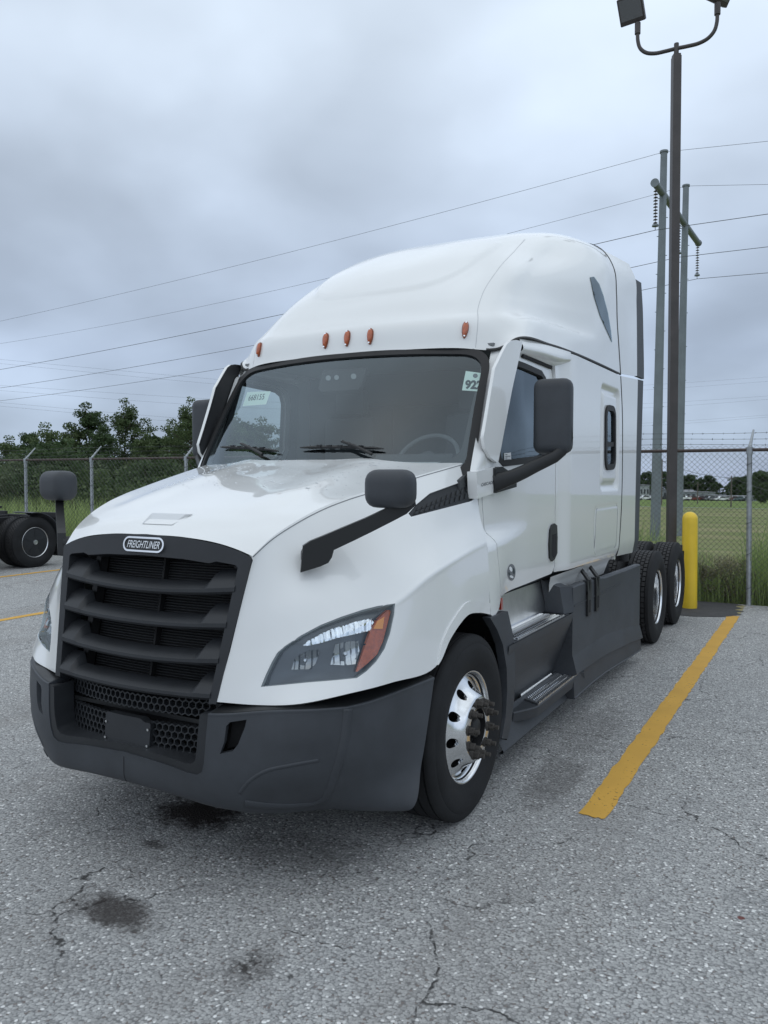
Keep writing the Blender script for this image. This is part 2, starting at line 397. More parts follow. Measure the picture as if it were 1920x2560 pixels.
def strip_on(name, S, path, width, h, m, parent=None, sgn=1, smooth=50):
    """raised strip of given width (metres) following a path of surface parameters"""
    path = np.array(path); P = S(path[:, 0], path[:, 1]); Nn = normals(S, path[:, 0], path[:, 1], sgn)
    T = np.gradient(P, axis=0); T /= np.linalg.norm(T, axis=1, keepdims=True); B = np.cross(T, Nn); V = []; F = []
    for i in range(len(P)):
        for a, b in ((-.5, -.004), (-.4, h), (.4, h), (.5, -.004)): V.append(P[i]+B[i]*a*width+Nn[i]*b)
    for i in range(len(P)-1):
        for j in range(3): F.append((i*4+j, i*4+j+1, i*4+5+j, i*4+4+j))
    F.append((0, 1, 2, 3)); k = (len(P)-1)*4; F.append((k+3, k+2, k+1, k))
    mb = MB(); mb.add(V, F); return mb.build(name, m, parent, smooth)
def text(name, body, size, m, parent, mtx, bold=.0, shear=0, depth=.001, align='CENTER'):
    cu = bpy.data.curves.new(name, 'FONT'); cu.body = body; cu.size = size; cu.offset = bold; cu.shear = shear; cu.extrude = depth; cu.align_x = align; cu.align_y = 'CENTER'
    t = bpy.data.objects.new(name, cu); col.objects.link(t); dg = bpy.context.evaluated_depsgraph_get(); me = bpy.data.meshes.new_from_object(t.evaluated_get(dg)); bpy.data.objects.remove(t)
    me.transform(mtx); me.materials.clear(); o = obj(name, me, m, parent); return o
def frame(o, xdir, ydir):
    x = Vector(xdir).normalized(); y = Vector(ydir); y = (y-x*y.dot(x)).normalized(); z = x.cross(y)
    m = Matrix((x, y, z)).transposed().to_4x4(); m.translation = Vector(o); return m

def text_on(name, S, quad, body, m, parent, off=.002, bold=.0, shear=0, sgn=1):
    """flat lettering laid onto a surface: quad = parameters of its top-left, top-right, bottom-right, bottom-left corners"""
    cu = bpy.data.curves.new(name, 'FONT'); cu.body = body; cu.size = 1; cu.offset = bold; cu.shear = shear; cu.resolution_u = 4
    t = bpy.data.objects.new(name, cu); col.objects.link(t); dg = bpy.context.evaluated_depsgraph_get(); me = bpy.data.meshes.new_from_object(t.evaluated_get(dg)); bpy.data.objects.remove(t)
    n = len(me.vertices); co = np.empty(n*3); me.vertices.foreach_get('co', co); co = co.reshape(-1, 3); lo, hi = co.min(0), co.max(0)
    a = (co[:, 0]-lo[0])/(hi[0]-lo[0]); b = (co[:, 1]-lo[1])/(hi[1]-lo[1]); q = [np.array(p) for p in quad]
    U = (1-b)[:, None]*((1-a)[:, None]*q[3]*0+0)+b[:, None]*((1-a)[:, None]*q[0]+a[:, None]*q[1])+(1-b)[:, None]*((1-a)[:, None]*q[3]+a[:, None]*q[2])
    P = S(U[:, 0], U[:, 1]); Nn = normals(S, U[:, 0], U[:, 1], sgn); P = P+Nn*off; me.vertices.foreach_set('co', P.ravel()); me.update(); me.materials.clear(); return obj(name, me, m, parent)
# ================================================================== the truck
truck = empty('semi_truck', (0, 4, 0), 'white sleeper cab semi truck with dark grey grille, bumper and side skirts', 'truck')
truck.location = (0, 0, 0)
T = truck
def z2(*a): return [(560+x/2.911, 1300+y/2.911) for x, y in a]
def z1(*a): return [(x/2.592, 1300+y/2.592) for x, y in a]
def z3(*a): return [(960+x*.41, 1300+y*.41) for x, y in a]
def z4(*a): return [(500+x/2.127, 780+y/2.127) for x, y in a]
def z5(*a): return [(640+x/1.659, 560+y/1.659) for x, y in a]
def z6(*a): return [(1180+x/3.252, 820+y/3.252) for x, y in a]
def z8(*a): return [(640+x/4.366, 1480+y/4.366) for x, y in a]
def pin(S, px, res=14, closed=True): return inv(S, dens(np.array(px), res, closed))
def joinmir(o):
    me = o.data; n = len(me.vertices); co = np.empty(n*3); me.vertices.foreach_get('co', co); co = co.reshape(-1, 3)
    F = [tuple(p.vertices) for p in me.polygons]; V = [tuple(c) for c in co]+[(-c[0], c[1], c[2]) for c in co]
    FF = F+[tuple(i+n for i in f[::-1]) for f in F]; mt = me.materials[0]
    m2 = bpy.data.meshes.new(me.name); m2.from_pydata(V, [], FF); m2.update()
    bm = bmesh.new(); bm.from_mesh(m2); bmesh.ops.remove_doubles(bm, verts=[v for v in bm.verts if abs(v.co.x) < .002], dist=.0015); bm.to_mesh(m2); bm.free()
    m2.materials.append(mt); m2.polygons.foreach_set('use_smooth', [True]*len(m2.polygons)); m2.set_sharp_from_angle(angle=math.radians(40)); o.data = m2; return o

# ---------------------------------------------------------------- hood side / fender surface
G = [[(.62,.02,1.525),(.605,-.005,1.40),(.585,-.04,1.25),(.565,-.075,1.10),(.545,-.105,.98),(.526,-.129,.884)],
[(.655,.11,1.60),(.68,.07,1.43),(.69,.03,1.27),(.69,.0,1.11),(.69,-.03,.97),(.68,-.06,.875)],
[(.70,.25,1.675),(.775,.19,1.48),(.835,.125,1.31),(.865,.085,1.14),(.875,.055,.99),(.87,.005,.888)],
[(.74,.41,1.735),(.86,.35,1.54),(.965,.28,1.37),(1.035,.225,1.20),(1.058,.195,1.03),(1.067,.158,.929)],
[(.775,.56,1.775),(.91,.53,1.585),(1.03,.48,1.43),(1.122,.452,1.290),(1.142,.40,1.10),(1.152,.35,.94)],
[(.83,.78,1.82),(.95,.79,1.65),(1.06,.78,1.50),(1.155,.76,1.392),(1.180,.75,1.14),(1.2,.74,.947)],
[(.865,.95,1.855),(.975,.96,1.70),(1.072,.95,1.54),(1.160,.93,1.425),(1.183,.91,1.21),(1.2,.89,1.055)],
[(.90,1.12,1.888),(1.005,1.12,1.74),(1.08,1.12,1.58),(1.163,1.10,1.452),(1.186,1.095,1.28),(1.2,1.09,1.136)],
[(.945,1.32,1.925),(1.035,1.32,1.775),(1.088,1.32,1.625),(1.164,1.29,1.482),(1.188,1.275,1.29),(1.2,1.26,1.13)],
[(.995,1.552,1.968),(1.064,1.552,1.803),(1.092,1.54,1.665),(1.165,1.475,1.505),(1.19,1.455,1.31),(1.2,1.43,1.095)]]
G = np.array(G)
def crease(G, r, f): return np.concatenate([G[:, :r], (G[:, r]+f*(G[:, r-1]-G[:, r]))[:, None], G[:, r:r+1], (G[:, r]+f*(G[:, r+1]-G[:, r]))[:, None], G[:, r+1:]], 1)
HSG = crease(G, 3, .14)
for i_, k_ in enumerate((0,0,.0,.35,.85,1,1,1,1,1)):
    for j_, t_ in ((3, .14), (5, .14)): pass
HS = Grid(HSG); NU, NV = HS.nu-1, HS.nv-1
hl = z2((268,1215),(300,1135),(345,1040),(385,970),(440,920),(560,840),(700,765),(850,705),(1000,655),(1120,625),(1246,607),(1240,690),(1210,830),(1170,940),(1110,1030),(1040,1100),(968,1150),(800,1167),(600,1183),(430,1200))
HLp = pin(HS, hl); vent = z6((-205,1455),(-105,1330),(10,1215),(28,1230),(30,1395),(-180,1515))
vent = [(1021,1284),(1040,1262),(1075,1233),(1180,1195),(1185,1199),(1185,1248),(1178,1253),(1028,1292)]
VTp = pin(HS, vent)
edge = [(0,0),(NU,0),(NU,NV),(0,NV)]
hood_side = panel('hood_side', HS, edge, 'white_paint', None, [HLp, VTp], res=.11, thick=.03, sgn=-1, smooth=60)
lipo = [(5.05,NV-.03),(5.3,NV-.36),(6,NV-.42),(7,NV-.48),(8,NV-.38),(NU-.02,NV-.30),(NU-.02,NV+0),(5.0,NV+0)]

# hood top surface
Q = []
CL = [(-.012,1.602),(.08,1.66),(.22,1.712),(.38,1.762),(.53,1.805),(.72,1.852),(.84,1.882),(.98,1.913),(1.12,1.945),(1.27,1.985)]
for i, (yc, zc) in enumerate(CL):
    e = G[i, 0]; row = []
    for x in (0, .25, .48, .56, None):
        if x is None: row.append(e); continue
        f = x/e[0]; y = yc+(e[1]-yc)*f**2.2; z = zc+(e[2]-zc)*f**3.0
        if i == 0: z = zc+(e[2]-zc)*f**3.2
        if i > 2 and x == .48: z += .006
        if i > 2 and x == .56: z -= .004
        row.append((x, y, z))
    Q.append(row)
HT = Grid(np.array(Q), mv=True); scoop = pin(HT, [(377,1288),(474,1290),(437,1315),(352,1313)]) 
# scoop is centred on the hood: build it on the symmetric pair of surfaces
top_half = panel('hood', HT, [(0,0),(9,0),(9,4),(0,4)], 'white_paint', T, res=.11, sgn=-1, smooth=60)
hood = joinmir(top_half)
def scoop_mesh():
    mb = MB(); sx0, sx1 = .135, .10
    def zt(x, y):
        t = np.linspace(0, 9, 200); c = HT(t, np.full(200, 0.)); zc = np.interp(y, c[:, 1], c[:, 2]); return zc+.0035
    # raised-lip scoop: floor steps down to the front inside a flush trapezoid
    ya, yb = .055, .165
    V = [(-sx0, yb, zt(0, yb)), (sx0, yb, zt(0, yb)), (sx1, ya, zt(0, ya)), (-sx1, ya, zt(0, ya))]
    return V
hs = hood_side
hs.parent = T; hs_l = mir(hs, 'hood_side', T)
# hood scoop, arch lips, vents
V4 = scoop_mesh(); mb = MB(); c = np.mean(V4, 0)
inner = [tuple(np.array(v)+np.array((-.02*np.sign(v[0]), (.02 if v[1] < c[1] else -.03), -.001 if v[1] > c[1] else .0))) for v in V4]
mb.add(V4+inner, [(0,1,5,4),(1,2,6,5),(2,3,7,6),(3,0,4,7),(4,5,6,7)]); o = mb.build('hood_recess', mat('recess_shade_paint', (.60,.62,.63), .35, coat=.6), hood, 40)  # greyer copy of the body paint, shade of the recess put into colour
lip = panel('fender_lip', HS, lipo, 'white_paint', hood_side, res=.1, off=.008, thick=.05, sgn=-1)
mir(lip, 'fender_lip', hs_l)
vp = panel('side_vent', HS, VTp, 'grille_plastic', hood_side, res=.1, off=-.012, thick=.03, sgn=-1)
vin = [vent[0], vent[3], vent[5], vent[7]]
def lerp(a, b, t): return np.array(a)*(1-t)+np.array(b)*t
for k in range(2):
    a0, a1 = .14+.42*k, .44+.42*k
    tl, tr_, br, bl = np.array(vent[1])+(6, 4), np.array(vent[4])-(6, -4), np.array(vent[6])+(-4, -3), np.array(vent[7])+(6, -4)
    poly = [lerp(tl, bl, a0), lerp(tr_, br, a0), lerp(tr_, br, a1), lerp(tl, bl, a1)]
    q = panel('vent_slot', HS, pin(HS, poly), 'black_plastic', vp, res=.12, off=-.010, thick=.0, sgn=-1)
    for j in range(11):
        s0, s1 = (j+.15)/11, (j+.6)/11
        pp = [lerp(poly[0], poly[1], s0), lerp(poly[0], poly[1], s1), lerp(poly[3], poly[2], s1), lerp(poly[3], poly[2], s0)]
        panel('vent_fin', HS, inv(HS, pp), 'grille_plastic', vp, res=.2, off=-.004, thick=.006, sgn=-1)
# the seam along the hood shoulder
strip_on('hood_seam', HS, [(u, .06) for u in np.linspace(.05, NU-.05, 60)], .006, .0012, mat('seam_grey', (.20,.21,.215), .6), hood, -1)
mir(vp, 'side_vent', hs_l)

# ---------------------------------------------------------------- headlights
def headlight():
    h = panel('headlight', HS, HLp, 'housing', T, res=.12, off=-.045, sgn=-1, smooth=180)
    panel('lens', HS, HLp, 'lens_clear', h, res=.09, off=-.003, sgn=-1)
    rim = np.array(HLp); rin = grow(rim, -.045)
    panel('lens_seal', HS, HLp, mat('lens_edge', (.16,.17,.165), .4), h, [rin], res=.07, off=-.004, thick=.05, sgn=-1)
    am = z8((1470,195),(1496,210),(1462,340),(1410,540),(1345,680),(1240,775),(1118,868),(1104,866),(1190,640),(1270,430),(1350,300))
    panel('amber_reflector', HS, pin(HS, am, 10), 'amber', h, res=.06, off=-.016, thick=.02, sgn=-1)
    a2 = z8((1345,312),(1420,270),(1400,400),(1300,400)); panel('amber_bulb', HS, pin(HS, a2, 10), 'amber_light', h, res=.06, off=-.012, thick=.01, sgn=-1)
    dr = z8((500,590),(560,525),(700,450),(850,380),(985,345),(1100,303),(1250,268),(1300,275),(1320,330),(1275,420),(1000,482),(900,502),(700,560),(560,588))
    DR = np.array(pin(HS, dr, 10)); lo, hi = DR.min(0), DR.max(0)
    panel('running_light', HS, DR, 'smoky_reflector' if 0 else 'reflector', h, res=.035, sgn=-1, thick=.01, off=lambda u, v: -.026+.004*np.sin((u-lo[0])*75))
    for nm, pl in (('low_beam', z8((870,572),(1010,542),(1135,530),(1150,640),(1105,785),(990,800),(812,795),(842,680))), ('high_beam', z8((400,740),(470,682),(560,642),(670,630),(692,660),(642,790),(590,845),(372,850)))):
        P = np.array(pin(HS, pl, 9)); c = P.mean(0); e = (P.max(0)-P.min(0))/2
        f = lambda u, v: -.014-.030*np.clip(1-(((u-c[0])/e[0])**2+((v-c[1])/e[1])**2)*.55, 0, 1)+.006*np.sign(np.sin((u-c[0])*24))
        r = panel(nm, HS, P, 'smoky_reflector' if nm == 'low_beam' else mat('dark_reflector', (.26,.27,.28), .2, metal=1), h, res=.035, off=f, thick=.02, sgn=-1, smooth=25)
        q = HS(c[0], c[1])[0]; n = normals(HS, np.array([c[0]]), np.array([c[1]]), -1)[0]
        mb = MB(); mb.tube([q-n*.055, q-n*.036, q-n*.030], [.011, .011, .006], 12); mb.build('bulb', 'dull_alloy', r, 40)
    return h
h = headlight(); mir(h, 'headlight', T)

# ---------------------------------------------------------------- grille
def gy(x, z): return -.024+.044*(x/.62)**2-(1.54-z)*.2
GS = Func(lambda u, v: np.stack([u, gy(u, v), v], 1), (-.8, .8, .6, 1.8))
ol = [(.0,1.604),(.25,1.596),(.45,1.571),(.56,1.543),(.618,1.520),(.622,1.508)]
legs = [(.530,.872),(.490,.872)]
il = [(.558,1.470),(.545,1.482),(.44,1.494),(.40,1.484),(.25,1.497),(0,1.503)]
half = ol+legs+il
full = half+[(-x, z) for x, z in half[::-1] if x > 0]
gf = panel('grille_frame', GS, full, 'grille_plastic', T, res=.03, off=.006, thick=.10)
# bevelled inner step of the frame
mid = [inv(GS, z1(p))[0] for p in ((905,468),(880,678),(862,902),(848,1108))]
rgt = [inv(GS, z1(p))[0] for p in ((1500,480),(1445,712),(1395,942),(1342,1168))]
for k in range(4):
    zc = mid[k][1]; xr, zr = rgt[k]; xr = min(xr, .575); mb = MB(); xs = np.concatenate([np.linspace(0, .36, 8), np.linspace(.37, .43, 9), np.linspace(.45, xr+.02, 4)])
    xs = np.concatenate([-xs[:0:-1], xs]); V = []; F = []
    for x in xs:
        w_ = np.clip((abs(x)-.385)/.03, 0, 1); z = zc+(zr-zc)*(x/xr)**2; y = gy(x, z)
        pr = [(.004,0),(-.006,.012),(-.004,.026),(.015,.040),(.045,.052),(.085,.058),(.085,.045),(.02,.006)]
        pw = [(.004,0),(-.008,.012),(-.006,.030),(.012,.055),(.045,.085),(.095,.108),(.095,.06),(.02,.006)]
        for a, b in zip(pr, pw): q = np.array(a)*(1-w_)+np.array(b)*w_; V.append((x, y+q[0], z+q[1]))
    for i in range(len(xs)-1):
        for j in range(8): F.append((i*8+j, i*8+(j+1) % 8, i*8+8+(j+1) % 8, i*8+8+j))
    F += [tuple(range(8)), tuple(range((len(xs)-1)*8, len(xs)*8))]
    mb.add(V, F); mb.build('grille_bar', 'grille_plastic', T, 28)
RS = Func(lambda u, v: np.stack([u, gy(u, v)+.15, v], 1), (-.8, .8, .4, 1.8))
rad = panel('radiator', RS, [(-.41,.80),(.46,.80),(.50,1.47),(-.41,1.47)], 'radiator', T, res=.2)
mb = MB(); mb.bar((.03, gy(0,.8)+.13, .80), (.03, gy(0,1.5)+.13, 1.5), .012, .03, (0,1,0)); mb.build('divider', 'dark_void', rad)
for x in (-.43, .49):
    mb = MB(); mb.bar((x, gy(.4,.8)+.12, .80), (x, gy(.4,1.47)+.12, 1.48), .035, .05, (0,1,0)); mb.build('side_tank', 'dull_alloy' if 0 else 'frame_black', rad)
panel('radiator_shroud', Func(lambda u, v: np.stack([u, gy(u, v)+.22, v], 1), (-.8,.8,.3,1.8)), [(-.62,.40),(.62,.40),(.62,1.55),(-.62,1.55)], 'dark_void', T, res=.3)
# badge
def stadium(w_, h_, n=10):
    r = h_/2; P = []
    for j in range(n+1): t = -math.pi/2+math.pi*j/n; P.append((w_/2-r+r*math.cos(t), r*math.sin(t)))
    for j in range(n+1): t = math.pi/2+math.pi*j/n; P.append((-w_/2+r+r*math.cos(t), r*math.sin(t)))
    return np.array(P)
BZ = 1.553; so_, si_ = stadium(.268, .072)+(0, BZ), stadium(.250, .055)+(0, BZ)
bd_ = panel('badge', GS, so_, 'chrome', gf, [si_], res=.012, off=lambda u, v: .018+0*u, thick=.016)
panel('badge_field', GS, si_, 'black_plastic', bd_, res=.02, off=.013)
text_on('badge_lettering', GS, [(-.104,BZ+.0175),(.108,BZ+.0175),(.104,BZ-.0175),(-.108,BZ-.0175)], 'FREIGHTLINER', 'lamp_frost', bd_, off=.0146, bold=.006, shear=.14)

# ---------------------------------------------------------------- bumper
B = [[(0,-.175,.88),(0,-.215,.86),(0,-.21,.72),(0,-.18,.585),(0,-.160,.435),(0,-.06,.41)],
[(.28,-.16,.875),(.28,-.20,.855),(.28,-.20,.71),(.28,-.18,.57),(.28,-.150,.425),(.27,-.05,.40)],
[(.54,-.13,.865),(.54,-.172,.842),(.54,-.180,.70),(.54,-.168,.54),(.53,-.125,.405),(.50,-.03,.38)],
[(.77,-.01,.885),(.785,-.068,.864),(.785,-.082,.70),(.765,-.065,.51),(.71,.01,.365),(.66,.08,.34)],
[(.94,.13,.89),(.975,.062,.866),(.97,.055,.70),(.93,.08,.51),(.83,.185,.338),(.77,.24,.32)],
[(1.005,.21,.89),(1.052,.138,.866),(1.048,.132,.70),(1.005,.16,.51),(.89,.262,.33),(.83,.31,.31)],
[(1.04,.30,.892),(1.092,.235,.868),(1.09,.235,.70),(1.06,.25,.51),(.985,.315,.323),(.93,.35,.30)],
[(1.105,.50,.905),(1.152,.46,.88),(1.15,.44,.70),(1.135,.41,.51),(1.10,.385,.32),(1.04,.40,.30)],
[(1.165,.72,.918),(1.205,.70,.893),(1.205,.635,.70),(1.205,.56,.51),(1.2,.45,.32),(1.14,.45,.30)]]
B = np.array(B); B[:, 0] = B[:, 1]+np.array([(0,.14,.028)]*3+[(-.01,.14,.028),(-.04,.13,.03),(-.09,.10,.034),(-.11,.03,.04),(-.10,0,.04),(-.10,0,.04)]); B = crease(B, 1, .10)
_n = B.copy(); B = np.concatenate([_n[:5], (_n[5]+.16*(_n[4]-_n[5]))[None], _n[5:6], (_n[5]+.16*(_n[6]-_n[5]))[None], _n[6:]]); BS = Grid(B)   # rows: 0 lip, .. 2 top edge, 4 upper, 5 mid, 6 bottom, 7 return
fog = z1((1452,1440),(1466,1335),(1490,1310),(1598,1294),(1588,1340),(1542,1455),(1505,1500),(1425,1516))
FP = pin(BS, fog, 8)
opn = [(0,5.0),(1.45,5.0),(1.68,4.95),(1.80,4.80),(1.86,4.5),(1.90,4.0),(1.93,3.2),(1.94,2),(1.94,0)]
bo = opn+[(10,0),(10,7),(0,7)]
bmp = panel('bumper', BS, bo, 'dark_plastic', None, [FP], res=.085, thick=.03, sgn=-1, smooth=55); bmp.parent = T
fv = panel('fog_lamp_recess', BS, np.array(FP), 'dark_void', bmp, res=.1, off=-.07, sgn=-1); 
mir(fv, 'fog_lamp_recess', bmp); joinmir(bmp)
# trim band round the lower opening
tb_o = np.array(opn); tb_i = [(0,4.72),(1.40,4.72),(1.58,4.66),(1.67,4.5),(1.72,4.1),(1.76,3.2),(1.78,2),(1.78,1)]
band = panel('opening_trim', BS, [(0,5.1),(1.50,5.1),(1.76,5.02),(1.89,4.85),(1.95,4.5),(1.985,4.0),(2.01,3.2),(2.02,2.3)]+[(1.80,2.3),(1.76,3.2),(1.72,4.1),(1.67,4.5),(1.58,4.66),(1.40,4.72),(0,4.72)], 'grille_plastic', bmp, res=.05, off=-.004, thick=.11, sgn=-1); joinmir(band)
mb = MB()
sm_ = strip_on('centre_seam', BS, [(.004, v) for v in np.linspace(5.15, 6.0, 12)], .004, .0012, 'dark_void', bmp, -1)
ts_ = panel('bumper_gap_shade', BS, [(1.96,0),(10,0),(10,1.25),(1.96,1.25)], 'black_plastic', bmp, res=.09, off=.0015, sgn=-1); mir(ts_, 'bumper_gap_shade', bmp)  # black sheet over the recessed lip, paints the shadow band below the hood
def bead(px, w_, h_):
    P_ = inv(BS, [tuple(p) for p in curve(np.array(z2(*px)), 50)]); o = strip_on('moulded_bead', BS, P_, w_, h_, 'dark_plastic', bmp, -1, 180); mir(o, 'moulded_bead', bmp)
bead([(905,1375),(898,1450),(880,1580),(850,1720),(810,1850),(770,1960),(735,2025),(680,2062),(560,2080),(350,2085),(150,2065)], .046, .0042)
bead([(110,1990),(180,1905),(300,1830),(480,1788),(690,1750)], .020, .0018)
# honeycomb meshes
def hexmesh(name, x0, x1, zb, zt, yf, skip=None, pitch=.034):
    mb = MB(); a = pitch/math.sqrt(3); done = set()
    nx = int((x1-x0)/pitch)+2; nz = int((max(zt(x0), zt(x1), zt(0))-min(zb(x0), zb(x1), zb(0)))/(1.5*a))+3; zmin = min(zb(x0), zb(x1), zb(0))
    for r in range(-1, nz):
        for c_ in range(-1, nx):
            cx = x0+(c_+.5*(r % 2))*pitch; cz = zmin+r*1.5*a
            if cx < x0 or cx > x1 or cz < zb(cx)+a*.4 or cz > zt(cx)-a*.4: continue
            if skip and skip(cx, cz): continue
            P = [(cx+a*math.cos(math.pi/6+k*math.pi/3), cz+a*math.sin(math.pi/6+k*math.pi/3)) for k in range(6)]
            for k in range(6):
                p, q = P[k], P[(k+1) % 6]; key = tuple(sorted((tuple(np.round(p, 3)), tuple(np.round(q, 3)))))
                if key in done: continue
                done.add(key); d = np.array(q)-p; n = np.array((-d[1], d[0]))/np.linalg.norm(d)*.0032
                V = []
                for (x, z), s in ((p, 1), (q, 1), (q, -1), (p, -1)): V.append((x+n[0]*s, yf(x, z), z+n[1]*s))
                V += [(v[0], v[1]+.022, v[2]) for v in V]
                mb.add(V, [(0,1,2,3),(0,4,5,1),(1,5,6,2),(2,6,7,3),(3,7,4,0)])
    return mb.build(name, 'grille_plastic', bmp, fix=True)
hy = lambda x, z: -.125+.10*(x/.55)**2-(.86-z)*.10
def zpx(p):
    S = Func(lambda u, v: np.stack([u, hy(u, v), v], 1), (-.8,.8,.3,1.2)); return inv(S, z1(p))[0]
l0, l1 = zpx((445,1025)), zpx((450,1130)); r0, r1 = zpx((1300,1185)), zpx((1295,1292)); m0, m1 = zpx((860,1110)), zpx((840,1215))
def q3(a, b, c_):
    X = np.array([a[0], b[0], c_[0]]); Zs = np.array([a[1], b[1], c_[1]]); K = np.polyfit(X, Zs, 2); return lambda x: float(np.polyval(K, x))
xe = min(abs(l0[0]), abs(r0[0]))
up_t = .5*(q3(l0, m0, r0)(.4)+q3(l0, m0, r0)(-.4)); 
print('honey', l0, l1, r0, r1, m0, m1, zpx((450,1180)), zpx((455,1300)), zpx((1285,1360)), zpx((1270,1505)), zpx((690,1265)), zpx((960,1450)))
hexmesh('mesh_screen', -.50, .50, lambda x: .775+.02*(x/.5)**2, lambda x: .865+.02*(x/.5)**2, hy)
hexmesh('mesh_screen', -.49, -.15, lambda x: .60, lambda x: .735, hy)
hexmesh('mesh_screen', .15, .49, lambda x: .60, lambda x: .735, hy)
CP = Func(lambda u, v: np.stack([u, hy(u, v)-.02+.0*u, v], 1), (-.8,.8,.3,1.2))
cp = panel('radar_cover', CP, roundpoly([(-.145,.605),(.15,.605),(.15,.735),(.11,.735),(.09,.75),(-.145,.75)], .012), 'grille_plastic', bmp, res=.03, thick=.05)
for x in (-.135, .14):
    for z in (.63, .705):
        mb = MB(); mb.tube([(x, hy(x, z)-.022, z), (x, hy(x, z)-.027, z)], .006, 10); mb.build('bolt', 'dull_alloy', cp)
panel('lower_void', Func(lambda u, v: np.stack([u, -.02+.10*(u/.55)**2, v], 1), (-.8,.8,.3,1.2)), [(-.56,.5),(.56,.5),(.56,.90),(-.56,.90)], 'dark_void', bmp, res=.3)
mb = MB(); mb.box((-.5,-.07,.745),(.5,-.03,.765)); mb.build('tow_beam', 'black_plastic', bmp)
# ---------------------------------------------------------------- windshield
def wsf(u, v):
    x = u*(1.055-.07*v); yb = 1.225+.285*np.abs(u)**2.2; yt = 1.835+.135*np.abs(u)**2.2; zb = 1.88+0*u; zt = 2.715-.035*u**2
    s = v; y = yb+(yt-yb)*s-.035*np.sin(np.pi*s)*(1-.3*np.abs(u)); return np.stack([x, y, zb+(zt-zb)*s], 1)
WS = Func(wsf, (-1.05, 1.05, 0, 1.05))
wo = roundpoly([(-1.012,-.02),(1.012,-.02),(1.012,1.004),(-1.012,1.004)], [.05,.05,.17,.17], 7); wo = [np.array(p) for p in wo]
wi = roundpoly([(-.962,.03),(.962,.03),(.970,.952),(-.970,.952)], [.12,.12,.15,.15], 7)
seal = panel('windshield_seal', WS, wo, 'rubber', T, [wi], res=.035, off=.012, thick=.03)
wsh = panel('windshield', WS, grow(np.array(wi), .01), 'windshield_glass', T, res=.08)
wi2 = roundpoly([(-.93,.10),(.93,.10),(.966,.948),(-.966,.948)], [.16,.16,.14,.14], 7)
panel('glass_border', WS, grow(np.array(wi), .006), 'black_plastic', wsh, [wi2], res=.04, off=-.004)
# camera housing and stickers behind the glass
cm = panel('camera_housing', WS, pin(WS, z4((645,300),(880,285),(852,382),(835,400),(642,413),(622,395)), 10), 'dark_void', T, res=.03, off=-.02, thick=.03)
for (cx, cy, rr) in ((678,344,14),(722,341,13),(813,335,15)):
    ring = [(cx+rr*math.cos(t), cy+rr*math.sin(t)) for t in np.linspace(0, 2*math.pi, 14, endpoint=False)]
    panel('camera_eye', WS, inv(WS, z4(*ring)), 'headliner', cm, res=.02, off=-.012)
def sticker(name, px, body, m, ink, quad, bold=0, dot=None):
    s = panel(name, WS, inv(WS, z4(*px)), m, T, res=.02, off=-.0025)
    text_on('lettering', WS, inv(WS, z4(*quad)), body, ink, s, off=-.0014, bold=bold)
    if dot:
        ring = [(dot[0]+dot[2]*math.cos(t), dot[1]+dot[2]*.9*math.sin(t)) for t in np.linspace(0, 2*math.pi, 16, endpoint=False)]
        panel('punched_dot', WS, inv(WS, z4(*ring)), 'ink_grey', s, res=.02, off=-.0014)
    return s
sticker('lot_sticker', [(250,425),(375,420),(350,490),(225,500)], '668155', 'sticker', 'ink', [(262,441),(346,434),(338,464),(254,472)])
sticker('number_tag', [(1413,312),(1510,325),(1495,422),(1393,415)], '922', 'sticker', 'ink', [(1412,360),(1503,364),(1499,413),(1408,409)], bold=.05, dot=(1464,338,13))
# wipers
def wiper(px, arm):
    P = [WS(np.array([a]), np.array([b]))[0]+np.array((0,-.02,.012)) for a, b in inv(WS, px)]
    mb = MB()
    pts = [lerp(P[0], P[1], t)+np.array((0,-.012*math.sin(math.pi*t),.006*math.sin(math.pi*t))) for t in np.linspace(0, 1, 9)]
    mb.tube(pts, [.004]+[.010]*7+[.004], 6); o = mb.build('wiper', 'black_plastic', T, 40)
    A = [WS(np.array([a]), np.array([b]))[0]+np.array((0,-.035,.02)) for a, b in inv(WS, arm)]
    mb = MB(); mb.tube([A[0], lerp(A[0], A[1], .5)+np.array((0,-.01,.008)), A[1]], [.009,.010,.012], 6); mb.build('wiper_arm', 'black_plastic', o, 40)
    for t in np.linspace(.25, .75, 5): mb = MB(); q = lerp(P[0], P[1], t); mb.box(q-np.array((.015,.022,-.002)), q+np.array((.015,.0,.018))); mb.build('wiper_clip', 'black_plastic', o)
wiper(z4((120,728),(428,750)), z4((235,716),(350,775)))
wiper(z4((543,732),(985,738)), z4((770,706),(930,775)))

# rain drops left on the back of the hood
rd = np.random.default_rng(3); mb = MB()
for _ in range(420):
    u, v = rd.uniform(4.2, 8.9)**1.0, rd.uniform(0, 3.9); p = HT(u, v)[0]; sgx = 1 if rd.random() < .5 else -1; r = rd.uniform(.002, .006)*(1 if rd.random() < .8 else 1.6); V = []; k = 7
    for rr_, hh in ((1, -.0005), (.7, .28), (0, .42)):
        for j in range(k if rr_ else 1): t = 2*math.pi*j/k; V.append((sgx*(p[0]+r*rr_*math.cos(t)), p[1]+r*rr_*math.sin(t), p[2]+r*hh+.3*(0)))
    mb.add(V, [(j, (j+1) % k, k+(j+1) % k, k+j) for j in range(k)]+[(k+j, k+(j+1) % k, 2*k) for j in range(k)])
mb.build('rain_drops', mat('water_drop', (.75,.78,.80), .05, coat=1), hood, 60, kind='stuff')
